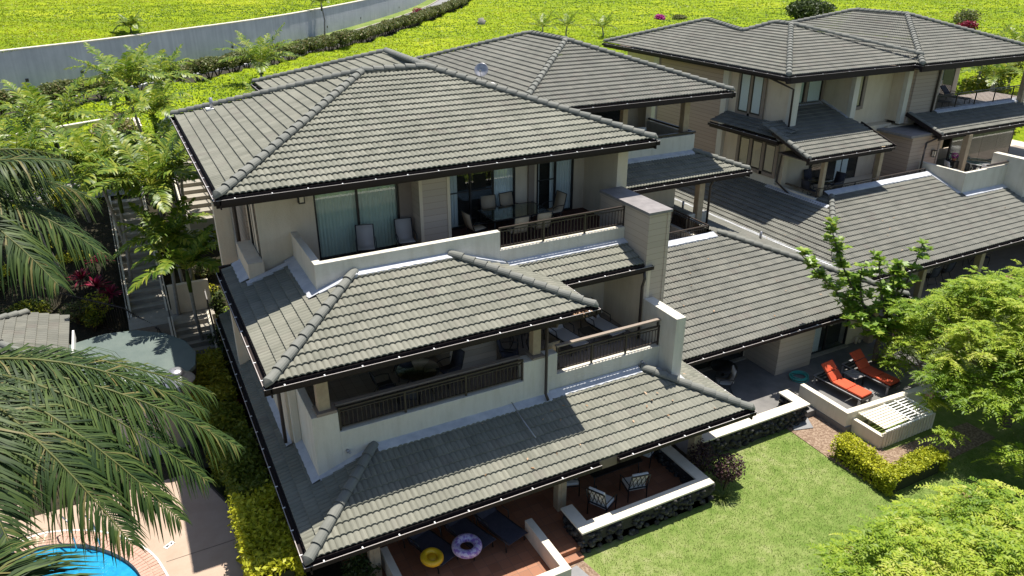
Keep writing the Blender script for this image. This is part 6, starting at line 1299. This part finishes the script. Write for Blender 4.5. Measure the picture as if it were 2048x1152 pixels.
b = MB(); X_, Y_ = np.meshgrid(np.linspace(-7, .8, 12), np.linspace(38.2, 43, 12)); grid('driveway', -7, .8, 38.8, 43, 10, 14, M['path'], lambda x, y: ground_z(x, y) + .08)
# white car glimpsed beyond the eave
car = empty('parked_car', (3.3, 46.0, 4.93), Rz(20)); tag(car, 'white parked car glimpsed between the palms and the left eave', 'car')
b = MB(); prof = [(-2.2, .35), (-2.2, .75), (-1.9, .92), (-1.2, 1.0), (-.7, 1.42), (.7, 1.45), (1.35, 1.02), (2.1, .85), (2.25, .6), (2.2, .35)]; n = len(prof)
for s in (-1, 1): pass
v = [(-.85 + (.12 if z > 1.1 else 0), y, z) for y, z in prof] + [(.85 - (.12 if z > 1.1 else 0), y, z) for y, z in prof]; b.add(v, [tuple(range(n)), tuple(range(n, 2 * n))[::-1]] + [(i, n + i, n + (i + 1) % n, (i + 1) % n) for i in range(n)]); b.build('body', M['white'], car, .05)
b = MB(); b.add([(-.66, -1.13, 1.07), (.66, -1.13, 1.07), (.62, -.73, 1.41), (-.62, -.73, 1.41)], [(0, 1, 2, 3)]); b.add([(-.66, 1.27, 1.10), (.66, 1.27, 1.10), (.62, .76, 1.44), (-.62, .76, 1.44)], [(0, 1, 2, 3)]); b.build('windscreen', M['frame'], car)
for x in (-.8, .8):
    for y in (-1.4, 1.4): b = MB(); b.tube([(x - .1, y, .33), (x + .1, y, .33)], .33, 16); b.build('wheel', M['metal_d'], car)
# garden planting
GL = [(-2.2, 33.4, 'lf_red', 'crimson ti plant cluster left of the stairs'), (-1.7, 32.9, 'lf_red', 'crimson ti plant nearest the long stairs'), (-2.7, 33.9, 'lf_red', 'crimson ti plant at the back of the red cluster'), (-1.9, 34.6, 'lf_red', 'small crimson ti plant above the red cluster'), (2.0, 24.0, 'lf_red', 'dark red ti plant beside the side hedge')]
for x, y, m_, l in GL: spiky(l, (x, y, float(ground_z(x, y)) + .1), .75, .6, m_, 30, .06, 'crimson ti plants')
k = 0
adj = ['pale variegated', 'yellow green', 'dark green', 'fine leaved green', 'olive']; ms = ['lf_tree', 'lf_croton', 'lf_dark', 'lf_hedge', 'lf_olive']
for i in range(84):
    x = R_.uniform(-8, 2.0); y = R_.uniform(29, 44) if i > 8 else R_.uniform(28.5, 33)
    if -1.5 < x < 2.2 and y < 30.6: continue
    if -1.35 < x < .5: continue
    j = i % 5; z = float(ground_z(x, y)); shrub(f'{adj[j]} garden bush on the bank left of the stairs', (x, y, z), R_.uniform(.45, .9), R_.uniform(.5, 1.1), ms[j], 420, .13, f'{adj[j]} bushes on the garden bank'); k += 1
shrub('pale flowering shrub inside the cream parapet corner', (-.2, 47.5, 4.8), 1.4, 1.6, 'lf_olive', 1800, .18, uvb=.9); shrub('dark glossy shrub at the parapet corner', (.2, 45, 4.6), 1.0, 1.5, 'lf_dark', 1000, .18)
for i, (x, y) in enumerate(((1.9, 24.2), (2.1, 25.4), (2.2, 27), (2.1, 28.3), (2.3, 30))): shrub('dark grassy bush squeezed between the hedge and the building wall', (x - .3, y, .1 if y < 29 else .8), .5, 1.6, 'lf_dark', 700, .16, 'dark bushes squeezed beside the building')
# small things on roofs
o = empty('leaf_litter', (10.3, 15.18, 6.0)); tag(o, 'dry brown leaves caught in the middle gutter corner', 'leaves'); M['lf_dry'] = leaf_mat('dry_leaf', [(0, (.35, .2, .1)), (1, (.55, .38, .25))], .2); leaves('dry_leaf', np.column_stack([NR.uniform(-.5, .1, 60), NR.normal(0, .03, 60), NR.uniform(-.03, .06, 60)]), .10, M['lf_dry'], o)

# fallen leaves and pale specks lying on the roofs
for lab, (x0, x1, y0, y1), zf in (('yellow and brown fallen leaves scattered on the lowest front roof', (6, 14, 13.7, 15.6), lambda x, y: LZ + K * (y - 13.46)), ('fallen leaves scattered on the low roof of the middle building', (15, 24, 17, 21.5), lambda x, y: LZ + K * (y - 16.65)), ('dry leaves scattered on the low roof of the right building', (29, 45, 19, 21.8), lambda x, y: LZ + K * (y - 18.45))):
    n = 26; x = NR.uniform(x0, x1, n); y = NR.uniform(y0, y1, n); o = empty('fallen_leaves', (x0, y0, 2.4)); tag(o, lab, 'leaves')
    leaves('dry_leaf', np.column_stack([x - x0, y - y0, zf(x, y) + .10 - 2.4]), .11, M['lf_dry'], o, up=.9)
